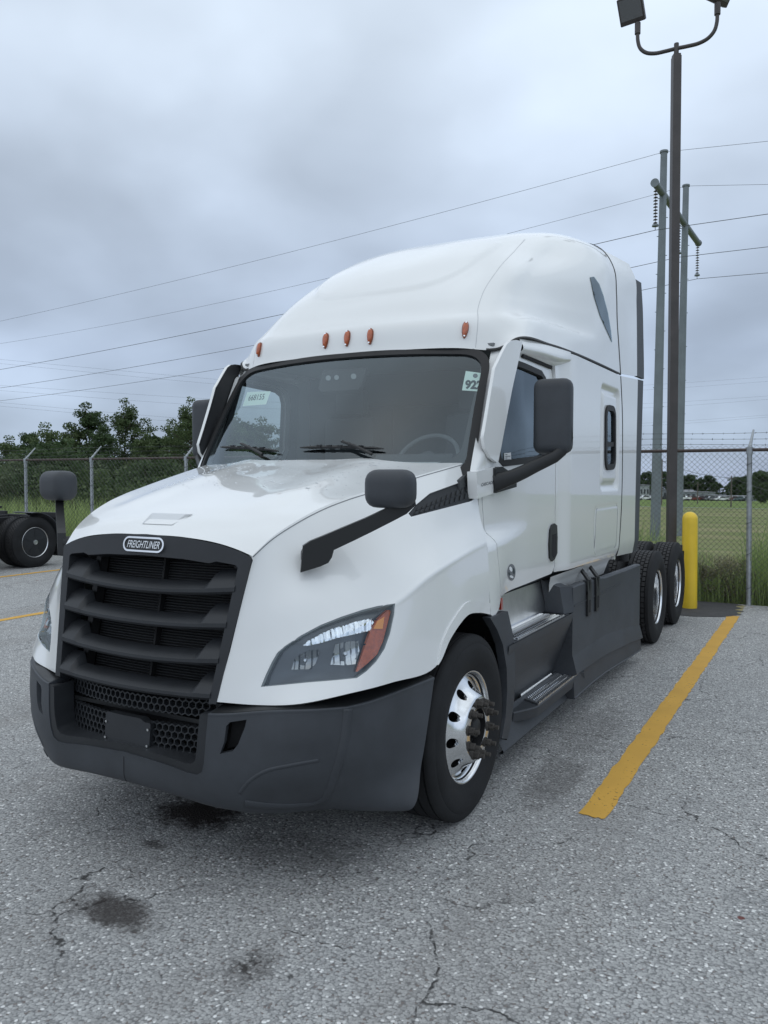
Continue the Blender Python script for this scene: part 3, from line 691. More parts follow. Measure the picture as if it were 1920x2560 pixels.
# ---------------------------------------------------------------- roof cap with raised sleeper roof
RG = [
[(0,1.82,2.715),(0,1.872,2.90),(0,1.905,2.95),(0,2.02,3.08),(0,2.34,3.34),(0,2.85,3.63),(0,3.5,3.87),(0,4.3,4.02),(0,4.62,4.03)],
[(.45,1.845,2.71),(.44,1.9,2.90),(.43,1.935,2.95),(.42,2.05,3.08),(.40,2.37,3.34),(.37,2.87,3.63),(.3,3.52,3.87),(.12,4.32,4.02),(.04,4.62,4.03)],
[(.80,1.90,2.70),(.80,1.965,2.90),(.785,2.0,2.95),(.77,2.12,3.07),(.75,2.45,3.32),(.70,2.95,3.60),(.58,3.6,3.85),(.25,4.36,4.02),(.08,4.62,4.03)],
[(1.0,1.985,2.685),(.965,2.08,2.91),(.94,2.12,2.96),(.905,2.25,3.08),(.885,2.58,3.32),(.84,3.05,3.56),(.75,3.7,3.82),(.35,4.4,4.02),(.12,4.62,4.03)],
[(1.125,2.10,2.765),(1.065,2.33,2.94),(1.03,2.40,2.985),(.985,2.55,3.11),(.955,2.87,3.36),(.915,3.28,3.58),(.85,3.85,3.82),(.42,4.44,4.02),(.16,4.62,4.03)],
[(1.17,2.62,2.79),(1.125,2.80,2.955),(1.095,2.88,3.005),(1.06,3.0,3.15),(1.035,3.22,3.40),(1.0,3.53,3.62),(.92,4.0,3.84),(.48,4.48,4.02),(.20,4.62,4.03)],
[(1.195,3.2,2.797),(1.175,3.36,2.965),(1.158,3.42,3.02),(1.135,3.5,3.19),(1.115,3.62,3.44),(1.075,3.83,3.67),(.98,4.15,3.86),(.52,4.52,4.02),(.24,4.62,4.03)],
[(1.2,3.9,2.80),(1.196,3.9,2.97),(1.194,3.92,3.05),(1.186,3.98,3.25),(1.172,4.04,3.5),(1.125,4.15,3.71),(1.0,4.3,3.88),(.56,4.54,4.02),(.27,4.62,4.03)],
[(1.2,4.585,2.80),(1.2,4.535,2.95),(1.2,4.5,3.05),(1.195,4.45,3.25),(1.185,4.45,3.5),(1.14,4.5,3.72),(1.02,4.55,3.89),(.6,4.58,4.02),(.3,4.62,4.03)]]
RG = np.array(RG); 
_zc = np.poly1d(np.polyfit([2.6,2.85,3.5,4.0,4.3,4.62], [3.49,3.63,3.872,4.0,4.055,4.09], 3))
RG[7:, 5, 0] += .012; RG[7:, 6, 0] += .01
for t_ in range(9):
    for r_ in (6, 7, 8): RG[t_, r_, 2] = _zc(RG[t_, r_, 1])-.15*(RG[t_, r_, 0]/1.02)**5

for t_ in range(9):
    f_ = (.5,.5,.4,.15,.3,.6,.5,.15,0)[t_]; d_ = RG[t_, 3]-RG[t_, 1]; nrm = np.array((d_[0], d_[1], 0)); nrm = nrm/max(np.linalg.norm(nrm), 1e-6)
    RG[t_, 2] = RG[t_, 2]+f_*(nrm*.022+np.array((0,0,-.012))); RG[t_, 3] = RG[t_, 3]+f_*nrm*.012; RG[t_, 1] = RG[t_, 1]-f_*nrm*.008
ROOF = Grid(RG, mu=True)
def dome(u, v):
    """shallow raised oval on the front of the roof"""
    P = ROOF(u, v); x, z = P[:, 0], P[:, 2]
    d = (np.abs(x/.66)**4+np.abs(np.maximum(3.72-z, 0)/.56)**4)**.25*np.where(z > 3.72, 1, 1)
    t = np.clip((1.03-d)/.065, 0, 1); return .017*t*t*(3-2*t)*np.clip((3.93-z)/.25, 0, 1)
tear = pin(ROOF, z5((1384,222),(1400,219),(1422,250),(1440,300),(1458,370),(1470,440),(1475,490),(1452,440),(1425,380),(1400,300)), 10)
roof = panel('roof_cap', ROOF, [(0,0),(8,0),(8,8),(0,8)], 'white_paint', None, res=.055, off=dome, sgn=1, smooth=60); roof.parent = T; joinmir(roof)
bm = bmesh.new(); bm.from_mesh(roof.data); vs_ = [v for v in bm.verts if v.co.z > 3.66 and not v.is_boundary]
for _ in range(14): bmesh.ops.smooth_vert(bm, verts=vs_, factor=.5, use_axis_x=True, use_axis_y=True, use_axis_z=True)
bm.to_mesh(roof.data); bm.free()
tw = panel('roof_window', ROOF, tear, 'window_glass', roof, res=.05, off=.006, thick=.01); 
panel('window_backing', ROOF, tear, 'interior', tw, res=.08, off=.002)
mir(tw, 'roof_window', roof)
sm1 = strip_on('roof_seam', ROOF, [(u, .015) for u in np.linspace(2.75, 8, 90)], .018, .003, 'rubber', roof); mir(sm1, 'roof_seam', roof)
es_ = strip_on('extender_seam', ROOF, [(7.985, v) for v in np.linspace(.02, 6.6, 60)], .022, .003, 'rubber', roof); mir(es_, 'extender_seam', roof)
for u0 in (2.45,):
    s_ = strip_on('panel_joint', ROOF, [(u0, v) for v in np.linspace(.05, 5.5, 60)], .005, .0006, mat('seam_pale', (.50,.51,.515), .5), roof); mir(s_, 'panel_joint', roof)
# marker lights
mk_px = [(660,876),(824,855),(879,850.5),(936,845),(1171,828)]
def marker(px):
    # outer pair is mirror symmetric; solve on the visible half or its mirror
    (u, v), = inv(ROOF, [px]); return u, v
mm = [(-.8245, 2.818), (-.179, 2.815), (0, 2.815), (.179, 2.815), (.8245, 2.818)]
for x, z in mm:
    U = np.linspace(0, 3.2, 400); best = None
    uu, vv = np.meshgrid(U, np.linspace(0, 1.5, 120), indexing='ij'); P = ROOF(uu.ravel(), vv.ravel()); k = np.argmin((P[:, 0]-abs(x))**2+(P[:, 2]-z)**2)
    u, v = uu.ravel()[k], vv.ravel()[k]; p = ROOF(u, v)[0]; n = normals(ROOF, np.array([u]), np.array([v]))[0]
    a = ROOF(u, v+.1)[0]-p; a /= np.linalg.norm(a); sgx = -1 if x < 0 else 1
    f = lambda q: np.array((q[0]*sgx, q[1], q[2]))
    b = np.cross(a, n); mbl, mbb = MB(), MB()
    def ell(mb, wd, ln, h0, h1, rings):
        V = []; F = []; k_ = 18
        for s_, hh in rings:
            for j in range(k_):
                t = 2*math.pi*j/k_; tp = 1+.22*math.sin(t)
                V.append(f(p+b*wd*s_*math.cos(t)*tp*.9+a*ln*s_*math.sin(t)+n*(h0+(h1-h0)*hh)))
        for i in range(len(rings)-1):
            for j in range(k_): F.append((i*k_+j, i*k_+(j+1) % k_, (i+1)*k_+(j+1) % k_, (i+1)*k_+j))
        F.append(tuple((len(rings)-1)*k_+j for j in range(k_))); mb.add(V, F)
    ell(mbb, .024, .057, -.004, .010, [(1,0),(1,1)]); ell(mbl, .021, .052, .008, .026, [(1,0),(.96,.5),(.8,.85),(.5,1)])
    o = mbl.build('marker_light', 'amber', T, 50); mbb.build('light_base', mat('amber_base', (.25,.06,.02), .4) if 'amber_base' not in M else 'amber_base', o, 40)
    mb = MB(); mb.tube([f(p-a*.046+n*.01), f(p-a*.046+n*.022)], .006, 8); mb.tube([f(p+a*.046+n*.01), f(p+a*.046+n*.022)], .006, 8); mb.build('screw', 'chrome', o)

# ---------------------------------------------------------------- cab side, door, sleeper
def sst(a, b, x): t = np.clip((x-a)/(b-a), 0, 1); return t*t*(3-2*t)
def csx(y, z):
    xu = 1.075+.085*sst(1.45, 2.25, y); xl = 1.165+.035*np.clip((1.45-z)/.35, 0, 1)*(1-sst(1.5, 2.0, y))
    zc = 1.515+.075*(y-1.5); k = sst(-.045, .05, zc-z); fade = 1-.75*sst(1.6, 2.7, y)
    x = xu+(np.maximum(xl, xu)-xu)*k*fade+.0*z
    x = np.maximum(x, xu); x = x-.032*sst(1.95, 2.75, z)-.02*sst(1.30, 1.10, z)*(y > 0)*sst(1.5, 1.9, y); return x
CS = Func(lambda u, v: np.stack([csx(u, v), u, v], 1), (1.2, 3.2, .9, 2.95))
win = roundpoly([(1.79,2.03),(1.86,1.955),(2.52,2.0),(2.63,2.06),(2.645,2.50),(2.56,2.59),(2.05,2.605)], [.05,.06,.1,.08,.1,.06,.02], 5)
win = [(1.785,2.06),(1.80,1.985),(1.85,1.955),(2.50,2.0),(2.60,2.03),(2.645,2.10),(2.645,2.48),(2.61,2.56),(2.53,2.595),(2.06,2.61),(2.03,2.585)]
W1 = np.array(win)
door_o = roundpoly([(1.67,1.165),(2.782,1.185),(2.782,2.645),(2.13,2.67),(2.0,2.64),(1.70,2.10),(1.612,1.97),(1.603,1.75),(1.632,1.57)], [.02,.05,.06,.03,.03,.05,.05,.05,.1], 4)
def door():
    recess = lambda u, v: np.zeros_like(u)
    d = panel('door', CS, door_o, 'white_paint', T, [win], res=.028, off=0, thick=.03, smooth=50)
    panel('window_seal', CS, grow(W1, .012), 'rubber', d, [grow(W1, -.026)], res=.03, off=.006, thick=.03)
    panel('window', CS, grow(W1, -.014), 'window_glass', d, res=.06, off=-.016)
    panel('door_lining', CS, door_o, 'interior', d, [grow(W1, .02)], res=.06, off=-.06)
    hp = z6((625,1640),(640,1600),(660,1588),(680,1605),(684,1700),(682,1830),(660,1880),(640,1897),(622,1870),(618,1760))
    hb = panel('door_handle', CS, pin(CS, hp, 8), 'black_plastic', d, res=.02, off=.012, thick=.02)
    hg = z6((640,1680),(672,1670),(672,1850),(645,1870),(634,1840)); panel('handle_cup', CS, pin(CS, hg, 8), 'dark_void', hb, res=.02, off=.0125)
    # round decal low on the door
    ring = [(319+33*math.cos(t), 1986+68*math.sin(t)) for t in np.linspace(0, 2*math.pi, 24, endpoint=False)]
    dc = panel('door_decal', CS, inv(CS, z6(*ring)), 'ink_grey', d, res=.02, off=.002)
    for (cx, cy, ax, ay, m_) in ((312,1960,14,22,'sticker_white'),(335,1975,9,26,'ink'),(318,2022,16,12,'sticker_white'),(300,1998,8,14,'ink')):
        ring = [(cx+ax*math.cos(t), cy+ay*math.sin(t+.4)) for t in np.linspace(0, 2*math.pi, 7, endpoint=False)]
        panel('decal_print', CS, inv(CS, z6(*ring)), m_, dc, res=.02, off=.0035)
    st = z6((275,1018),(330,1012),(333,1078),(277,1084)); s_ = panel('window_sticker', CS, inv(CS, st), 'sticker_white', d, res=.03, off=-.012)
    for k in range(4):
        y0 = 1026+14*k; panel('print_line', CS, inv(CS, z6((283,y0),(300+(k % 2)*24,y0-1),(300+(k % 2)*24,y0+5),(283,y0+6))), 'ink_grey', s_, res=.03, off=-.0105)
    return d
door_r = door()
sw = door_r
door_l = mir(door_r, 'door', T)
for ch in list(door_l.children):
    if ch.name.startswith(('window_sticker', 'door_decal')):
        for g in list(ch.children): bpy.data.objects.remove(g)
        bpy.data.objects.remove(ch)
cw = panel('cowl', CS, [(1.564,1.965),(1.556,1.66),(1.494,1.5),(1.472,1.31),(1.455,1.09),(1.50,1.065),(1.60,1.10),(1.664,1.15),(1.624,1.57),(1.595,1.75),(1.604,1.965)], 'white_paint', T, res=.03, thick=.02, smooth=50); mir(cw, 'cowl', T)
def CSo(d): return Func(lambda u, v: np.stack([csx(u, v)+d, u, v], 1), (1.1, 3.2, .9, 2.95))
bb = pin(CSo(.032), z6((38,1168),(186,1128),(190,1340),(46,1388)), 10); blk = panel('cowl_block', CS, bb, 'white_paint', cw, res=.03, off=.032, thick=.06)
pc = inv(CS, z6((132,1266)))[0]; p0 = CS(*pc)[0]; pr_ = inv(CS, z6((190,1250)))[0]; p1 = CS(*pr_)[0]
pu = inv(CS, z6((128,1200)))[0]; pup = CS(*pu)[0]; nn = normals(CS, np.array([pc[0]]), np.array([pc[1]]))[0]
text_on('model_lettering', CS, inv(CSo(.033), z6((76,1262),(190,1238),(190,1262),(76,1290))), 'CASCADIA', 'ink_grey', blk, off=.0335, bold=.02, shear=.2)
mir(blk, 'cowl_block', cw)
# A pillar
AP = Grid(np.array([[(1.045,1.50,1.90),(1.045,1.52,1.95),(1.025,1.70,2.25),(1.0,1.87,2.52),(.965,2.05,2.74)],[(1.075,1.51,1.90),(1.08,1.54,1.95),(1.065,1.74,2.25),(1.05,1.93,2.55),(1.03,2.08,2.77)],[(1.085,1.62,1.90),(1.09,1.64,1.95),(1.11,1.84,2.25),(1.12,2.03,2.55),(1.09,2.15,2.79)]]))
ap = panel('pillar', AP, [(0,0),(2,0),(2,4),(0,4)], 'white_paint', T, res=.12, smooth=60); mir(ap, 'pillar', T)
# door header / drip visor under the roof seam
HD = Grid(np.array([[(1.12,2.06,2.655),(1.155,2.10,2.70),(1.128,2.10,2.763)],[(1.125,2.4,2.655),(1.185,2.42,2.71),(1.155,2.42,2.783)],[(1.125,2.78,2.655),(1.20,2.80,2.72),(1.182,2.80,2.790)],[(1.15,3.0,2.70),(1.196,3.02,2.735),(1.195,3.02,2.792)]]))
hd = panel('door_header', HD, [(0,0),(3,0),(3,2),(0,2)], 'white_paint', T, res=.1, smooth=30); mir(hd, 'door_header', T)
mb = MB(); mb.bar((1.128,2.14,2.658),(1.130,2.74,2.652),.03,.02); q = mb.build('header_slot', 'dark_void', hd); 
# A-pillar air deflector blade
df = z6((415,108),(360,98),(322,103),(290,130),(255,195),(190,330),(120,750),(95,890),(108,970),(150,1050),(205,1096),(218,1085),(245,950),(330,500))
DP = np.array(pin(CSo(.032), df, 12)); 
dfl = panel('air_deflector', CS, DP, 'white_paint', T, res=.03, off=.032, thick=.022, smooth=45); panel('deflector_back', CS, grow(DP, -.004), 'grille_plastic', dfl, res=.04, off=.007, thick=.0, smooth=60); mir(dfl, 'air_deflector', T)
# sleeper
def rr(y, z, y0, y1, z0, z1, r):
    dx = np.abs(y-(y0+y1)/2)-(y1-y0)/2+r; dz = np.abs(z-(z0+z1)/2)-(z1-z0)/2+r
    return np.sqrt(np.maximum(dx, 0)**2+np.maximum(dz, 0)**2)+np.minimum(np.maximum(dx, dz), 0)-r
def slx(y, z):
    x = 1.162+.038*sst(2.79, 3.06, y)-.03*sst(1.24, 1.12, z)-.018*sst(2.4, 2.8, np.maximum(z, 0))*(1-sst(2.9, 3.2, y))
    d1 = rr(y, z, 3.89, 4.555, 1.755, 2.655, .07); d2 = rr(y, z, 3.97, 4.50, 1.815, 2.60, .06)
    x = x-.026*sst(.0, -.03, d1)+.018*sst(.0, -.03, d2)
    d3 = rr(y, z, 3.735, 4.55, 1.235, 1.625, .075); x = x-.006*np.exp(-(d3/.007)**2); return x
SL = Func(lambda u, v: np.stack([slx(u, v), u, v], 1), (2.7, 4.8, 1.0, 2.9))
swn = roundpoly([(4.07,1.94),(4.415,1.955),(4.385,2.485),(4.055,2.48)], .11, 6)
sl_o = roundpoly([(2.79,1.19),(2.79,2.70),(3.0,2.785),(4.565,2.788),(4.66,2.45),(4.69,2.0),(4.668,1.55),(4.572,1.158)], [.02,.02,.02,.01,.25,.3,.3,.02], 4)
slp = panel('sleeper_side', SL, sl_o, 'white_paint', T, [swn], res=.018, thick=.03, smooth=50)
S2 = np.array(swn)
wn = panel('sleeper_window', SL, grow(S2, .012), 'rubber', slp, [grow(S2, -.035)], res=.02, off=.016, thick=.04)
panel('pane', SL, grow(S2, -.03), 'window_glass', wn, res=.05, off=-.002)
panel('window_divider', SL, [(4.07,2.13),(4.41,2.145),(4.41,2.185),(4.07,2.17)], 'rubber', wn, res=.03, off=.008, thick=.012)
panel('window_backing', SL, grow(S2, .01), 'interior', wn, res=.06, off=-.05)
ho = np.array(roundpoly([(3.735,1.235),(4.475,1.235),(4.55,1.625),(3.78,1.625)], .075, 5)); ho = np.concatenate([ho, ho[:1]])
strip_on('hatch_seam', SL, dens(ho, .03, False), .006, .0012, 'seam_grey', slp)
sll = mir(slp, 'sleeper_side', T)
# lower sill
SI = Grid(np.array([[(1.165,1.17),(1.12,1.11),(1.10,1.02)]]*2)); 
SIF = Func(lambda u, v: np.stack([np.interp(v, [0,1,2], [1.158,1.125,1.10]), u, np.interp(v, [0,1,2], [1.165,1.10,1.0])], 1), (1.6,4.8,0,2))
sil = panel('sill', SIF, [(2.70,0),(4.56,0),(4.45,2),(2.85,2)], 'white_paint', T, res=.2, sgn=-1, smooth=30); mir(sil, 'sill', T)
# side extenders
EX = Func(lambda u, v: np.stack([1.2-.02*sst(1.24,1.12,v), u, v], 1), (4.4, 5.7, 1.0, 3.0))
e1 = panel('side_extender', EX, [(4.588,1.15),(4.684,1.55),(4.706,2.0),(4.677,2.45),(4.60,2.785),(4.64,2.79),(5.31,2.83),(5.26,1.125)], 'white_paint', T, res=.06, thick=.03, smooth=50)
panel('edge_trim', EX, [(5.312,2.832),(5.58,2.845),(5.46,1.13),(5.262,1.128)], 'dark_plastic', e1, res=.06, off=-.002, thick=.03)
sp = np.array([(4.580,1.15),(4.676,1.55),(4.698,2.0),(4.669,2.45),(4.585,2.785)]); sp = curve(sp, 40); strip_on('extender_seam', EX, sp, .022, .002, 'rubber', e1); mir(e1, 'side_extender', T)
colA = RG[8, :7]+np.array((0,.012,0)); colB = np.array([(1.2,5.27,2.86),(1.2,5.26,3.0),(1.2,5.25,3.1),(1.2,5.23,3.3),(1.197,5.21,3.55),(1.19,5.18,3.78),(1.14,5.12,3.915)]); colA[0, 2] = 2.812
EU = Grid(np.stack([colA, .5*(colA+colB)+np.array((.004,0,0)), colB]))
e2 = panel('roof_extender', EU, [(0,0),(2,0),(2,6),(0,6)], 'white_paint', T, res=.09, thick=.03, smooth=55)
colC = colB[:6]+np.array([(0,.33,.005),(0,.33,0),(0,.325,0),(0,.31,0),(0,.30,0),(0,.27,.02)]); EV = Grid(np.stack([colB[:6]+np.array((-.001,.001,0)), colC]))
panel('edge_trim', EV, [(0,0),(1,0),(1,5),(0,5)], 'dark_plastic', e2, res=.1, thick=.03); mir(e2, 'roof_extender', T)
mb = MB(); mb.prism([(-1.17,1.12),(1.17,1.12),(1.17,3.55),(1.08,3.80),(.9,3.93),(.5,4.0),(-.5,4.0),(-.9,3.93),(-1.08,3.80),(-1.17,3.55)], 'y', 4.56, 4.60); mb.build('back_wall', 'white_paint', T)
mb = MB(); mb.box((-.95,5.32,3.80),(.95,5.36,3.86)) if 0 else None

# ---------------------------------------------------------------- cab interior
mb = MB(); mb.box((-1.04,1.62,1.12),(1.04,4.55,1.16)); mb.build('cab_floor', 'interior', T)
mb = MB(); mb.prism([(1.40,1.30),(1.40,1.86),(1.62,1.945),(1.85,1.965),(1.98,1.93),(2.02,1.80),(1.98,1.30)], 'x', -1.03, 1.03); ds = mb.build('dashboard', 'interior', T, 35)
mb = MB(); mb.prism([(1.86,1.955),(1.92,2.03),(2.02,2.03),(2.05,1.93)], 'x', .18, .75); mb.build('instrument_hood', 'interior', ds, 40)
mb = MB(); mb.box((-1.0,1.98,2.715),(1.0,4.55,2.73)); mb.build('headliner', 'headliner', T)
mb = MB(); mb.box((-1.05,2.9,1.16),(-.50,3.0,2.71)); mb.box((.50,2.9,1.16),(1.05,3.0,2.71)); mb.box((-1.05,2.9,2.45),(1.05,3.0,2.71)); mb.build('sleeper_partition', 'dark_void', T)
mb = MB(); mb.box((-1.05,4.40,1.16),(1.05,4.44,2.71)); mb.build('rear_lining', 'interior_light', T)
for sx in (-1, 1): mb = MB(); mb.box((sx*1.07-.01,3.0,1.16),(sx*1.07+.01,4.44,2.71)); mb.build('sleeper_lining', 'interior', T)
for sx in (-.55, .55):
    mb = MB(); mb.box((sx-.26,2.30,1.60),(sx+.26,2.80,1.74),.05); se = mb.build('seat', 'seat', T, 50)
    mb = MB(); mb.box((sx-.24,2.72,1.72),(sx+.24,2.86,2.36),.06); mb.build('seat_back', 'seat', se, 50)
    mb = MB(); mb.box((sx-.14,2.74,2.38),(sx+.14,2.84,2.58),.04); mb.build('headrest', 'seat', se, 50)
    mb = MB(); mb.box((sx-.15,2.4,1.15),(sx+.15,2.7,1.61)); mb.build('seat_base', 'interior', se)
mb = MB(); c0 = Vector((.47,2.10,1.99)); ax = Vector((0,-.78,.62)).normalized(); a_ = Vector((1,0,0)); b_ = ax.cross(a_)
mb.tube([c0+(a_*math.cos(t)+b_*math.sin(t))*.225 for t in np.linspace(0, 2*math.pi, 40, endpoint=False)], .015, 8, closed=True); stw = mb.build('steering_wheel', 'interior_light', T, 60)
mb = MB(); mb.tube([c0-ax*(-.02), c0-ax*.30], [.07,.05], 12)
for t in (0, math.pi, -math.pi/2): mb.tube([c0, c0+(a_*math.cos(t)+b_*math.sin(t))*.22], .018, 6)
mb.build('steering_hub', 'interior', stw, 50)

# ---------------------------------------------------------------- mirrors
def rbox(c, s, bev, tilt=None, seg=4):
    bm = bmesh.new(); bmesh.ops.create_cube(bm, size=1)
    for v in bm.verts: v.co = Vector((v.co.x*s[0], v.co.y*s[1], v.co.z*s[2]))
    bmesh.ops.bevel(bm, geom=bm.edges[:], offset=bev, segments=seg, affect='EDGES', profile=.55)
    if tilt: bmesh.ops.rotate(bm, verts=bm.verts[:], matrix=Matrix.Rotation(tilt, 3, 'Z'))
    bmesh.ops.translate(bm, verts=bm.verts[:], vec=c); bm.verts.index_update()
    return [v.co[:] for v in bm.verts], [[v.index for v in f.verts] for f in bm.faces]
def loft(mb, secs, cap=True):
    n = len(secs[0]); V = [p for s in secs for p in s]; F = []
    for i in range(len(secs)-1):
        for j in range(n): F.append((i*n+j, i*n+(j+1) % n, (i+1)*n+(j+1) % n, (i+1)*n+j))
    if cap: F += [tuple(range(n))[::-1], tuple((len(secs)-1)*n+j for j in range(n))]
    mb.add(V, F)
def flatarm(pts, wid, thk, n=12):
    """arm with an elliptical section: wid vertical, thk horizontal"""
    P = curve(pts, 14); k = len(P); W_ = np.interp(np.linspace(0, 1, k), np.linspace(0, 1, len(wid)), wid); K = np.interp(np.linspace(0, 1, k), np.linspace(0, 1, len(thk)), thk); S = []
    Tn = np.gradient(P, axis=0)
    for i in range(k):
        t = Tn[i]/np.linalg.norm(Tn[i]); s = np.cross(t, (0,0,1)); s /= np.linalg.norm(s); w_ = np.cross(s, t)
        S.append([tuple(P[i]+w_*W_[i]/2*np.sign(math.sin(q))*abs(math.sin(q))**.7+s*K[i]/2*np.sign(math.cos(q))*abs(math.cos(q))**.7) for q in [2*math.pi*j/n for j in range(n)]])
    mb = MB(); loft(mb, S); return mb
V_, F_ = rbox((1.392,1.985,2.25), (.235,.14,.46), .058, .10); mb = MB(); mb.add(V_, F_); dm = mb.build('door_mirror', 'dark_plastic', T, 50)
mb = MB(); mb.box((1.30,2.056,2.05),(1.485,2.062,2.45),.002); mb.build('mirror_glass', 'reflector', dm)
mb = flatarm([(1.125,1.69,1.845),(1.20,1.72,1.87),(1.34,1.86,1.955),(1.45,1.95,2.03),(1.485,1.98,2.10),(1.495,1.985,2.20)], [.115,.09,.08,.07,.06,.03], [.05,.05,.045,.045,.045,.03]); mb.build('mirror_arm', 'black_plastic', dm, 60)
bp_ = pin(CSo(.05), z6((196,1140),(255,1128),(300,1160),(368,1262),(368,1292),(200,1342)), 10); panel('mirror_base', CS, bp_, 'black_plastic', dm, res=.03, off=.05, thick=.07)
mir(dm, 'door_mirror', T)
# hood mirror
bs = z2((583,185),(700,125),(930,140),(785,210),(775,240),(750,300),(690,335),(556,380))
V_, F_ = rbox((1.130,.388,1.822), (.235,.15,.165), .064, .12, 5); V_ = [(x, y, z+(0.012 if z > 1.83 else 0)) for x, y, z in V_]
mb = MB(); mb.add(V_, F_); hm = mb.build('hood_mirror', 'dark_plastic', T, 60)
mb = MB(); mb.box((1.06,.455,1.775),(1.21,.463,1.875),.002); mb.build('mirror_glass', 'reflector', hm)
p0 = HS(*inv(HS, [(758,1395)])[0])[0]; p1 = HS(*inv(HS, [(800,1378)])[0])[0]
print('hm', p0, p1, inv(HS, [(758,1395)]))
b0_ = np.array((.80,.14,1.5)); b1_ = np.array((1.12,.385,1.75)); dd = b1_-b0_; dd[2] = 0; dl = np.linalg.norm(dd); dd /= dl; nb_ = np.array((dd[1], -dd[0], 0))
MS = Func(lambda u, v: np.stack([b0_[0]+dd[0]*u, b0_[1]+dd[1]*u, v], 1), (-.15, .6, 1.3, 2.0))
arm_px = [(751,1430),(757,1364),(775,1352),(800,1342),(862,1316),(915,1294),(962,1272),(985,1258),(1035,1240),(1038,1262),(1015,1284),(985,1300),(930,1328),(883,1351),(834,1374),(829,1392),(820,1406),(800,1415)]
AO = np.array(pin(MS, arm_px, 10)); bl = panel('mirror_arm', MS, AO, 'black_plastic', hm, res=.03, off=.022, thick=.044, smooth=40)
panel('arm_back', MS, AO, 'black_plastic', bl, res=.05, off=-.022, smooth=40)
mb = flatarm([p0+(-.04,.05,.0), p0+(.0,.02,.0), np.array((.82,.16,1.51))], [.09,.09,.08], [.05,.05,.05]); mb.build('arm_root', 'black_plastic', bl, 60)
mir(hm, 'hood_mirror', T)
# ---------------------------------------------------------------- side skirts and steps
PX = lambda x: Func(lambda u, v: np.stack([np.full_like(u, x), u, v], 1), (1.2, 5.8, .0, 1.6))
S121 = PX(1.213)
fl_px = z3((648,598),(700,575),(755,556),(770,620),(792,720),(800,850),(795,1090),(775,1240),(755,1335),(718,1332),(742,1200),(752,1040),(748,900),(725,760),(690,668))
skr = panel('front_flange', S121, pin(S121, fl_px, 12), 'dark_plastic', T, res=.04, off=.0, thick=.05)
YS = np.array([1.74, 2.2, 2.7, 3.08])
WL = Grid(np.array([[(1.222,y,.862),(1.218,y,.835),(1.085,y,.43),(1.06,y,.37)] for y in YS]))
def lin(Pl, name, m, parent, smooth=25):
    """faceted sheet through a table [column][row] of points"""
    Pl = np.array(Pl); a, b = Pl.shape[:2]; V = Pl.reshape(-1, 3); F = [(i*b+j, i*b+j+1, (i+1)*b+j+1, (i+1)*b+j) for i in range(a-1) for j in range(b-1)]
    return mk(name, V, F, m, parent, smooth)
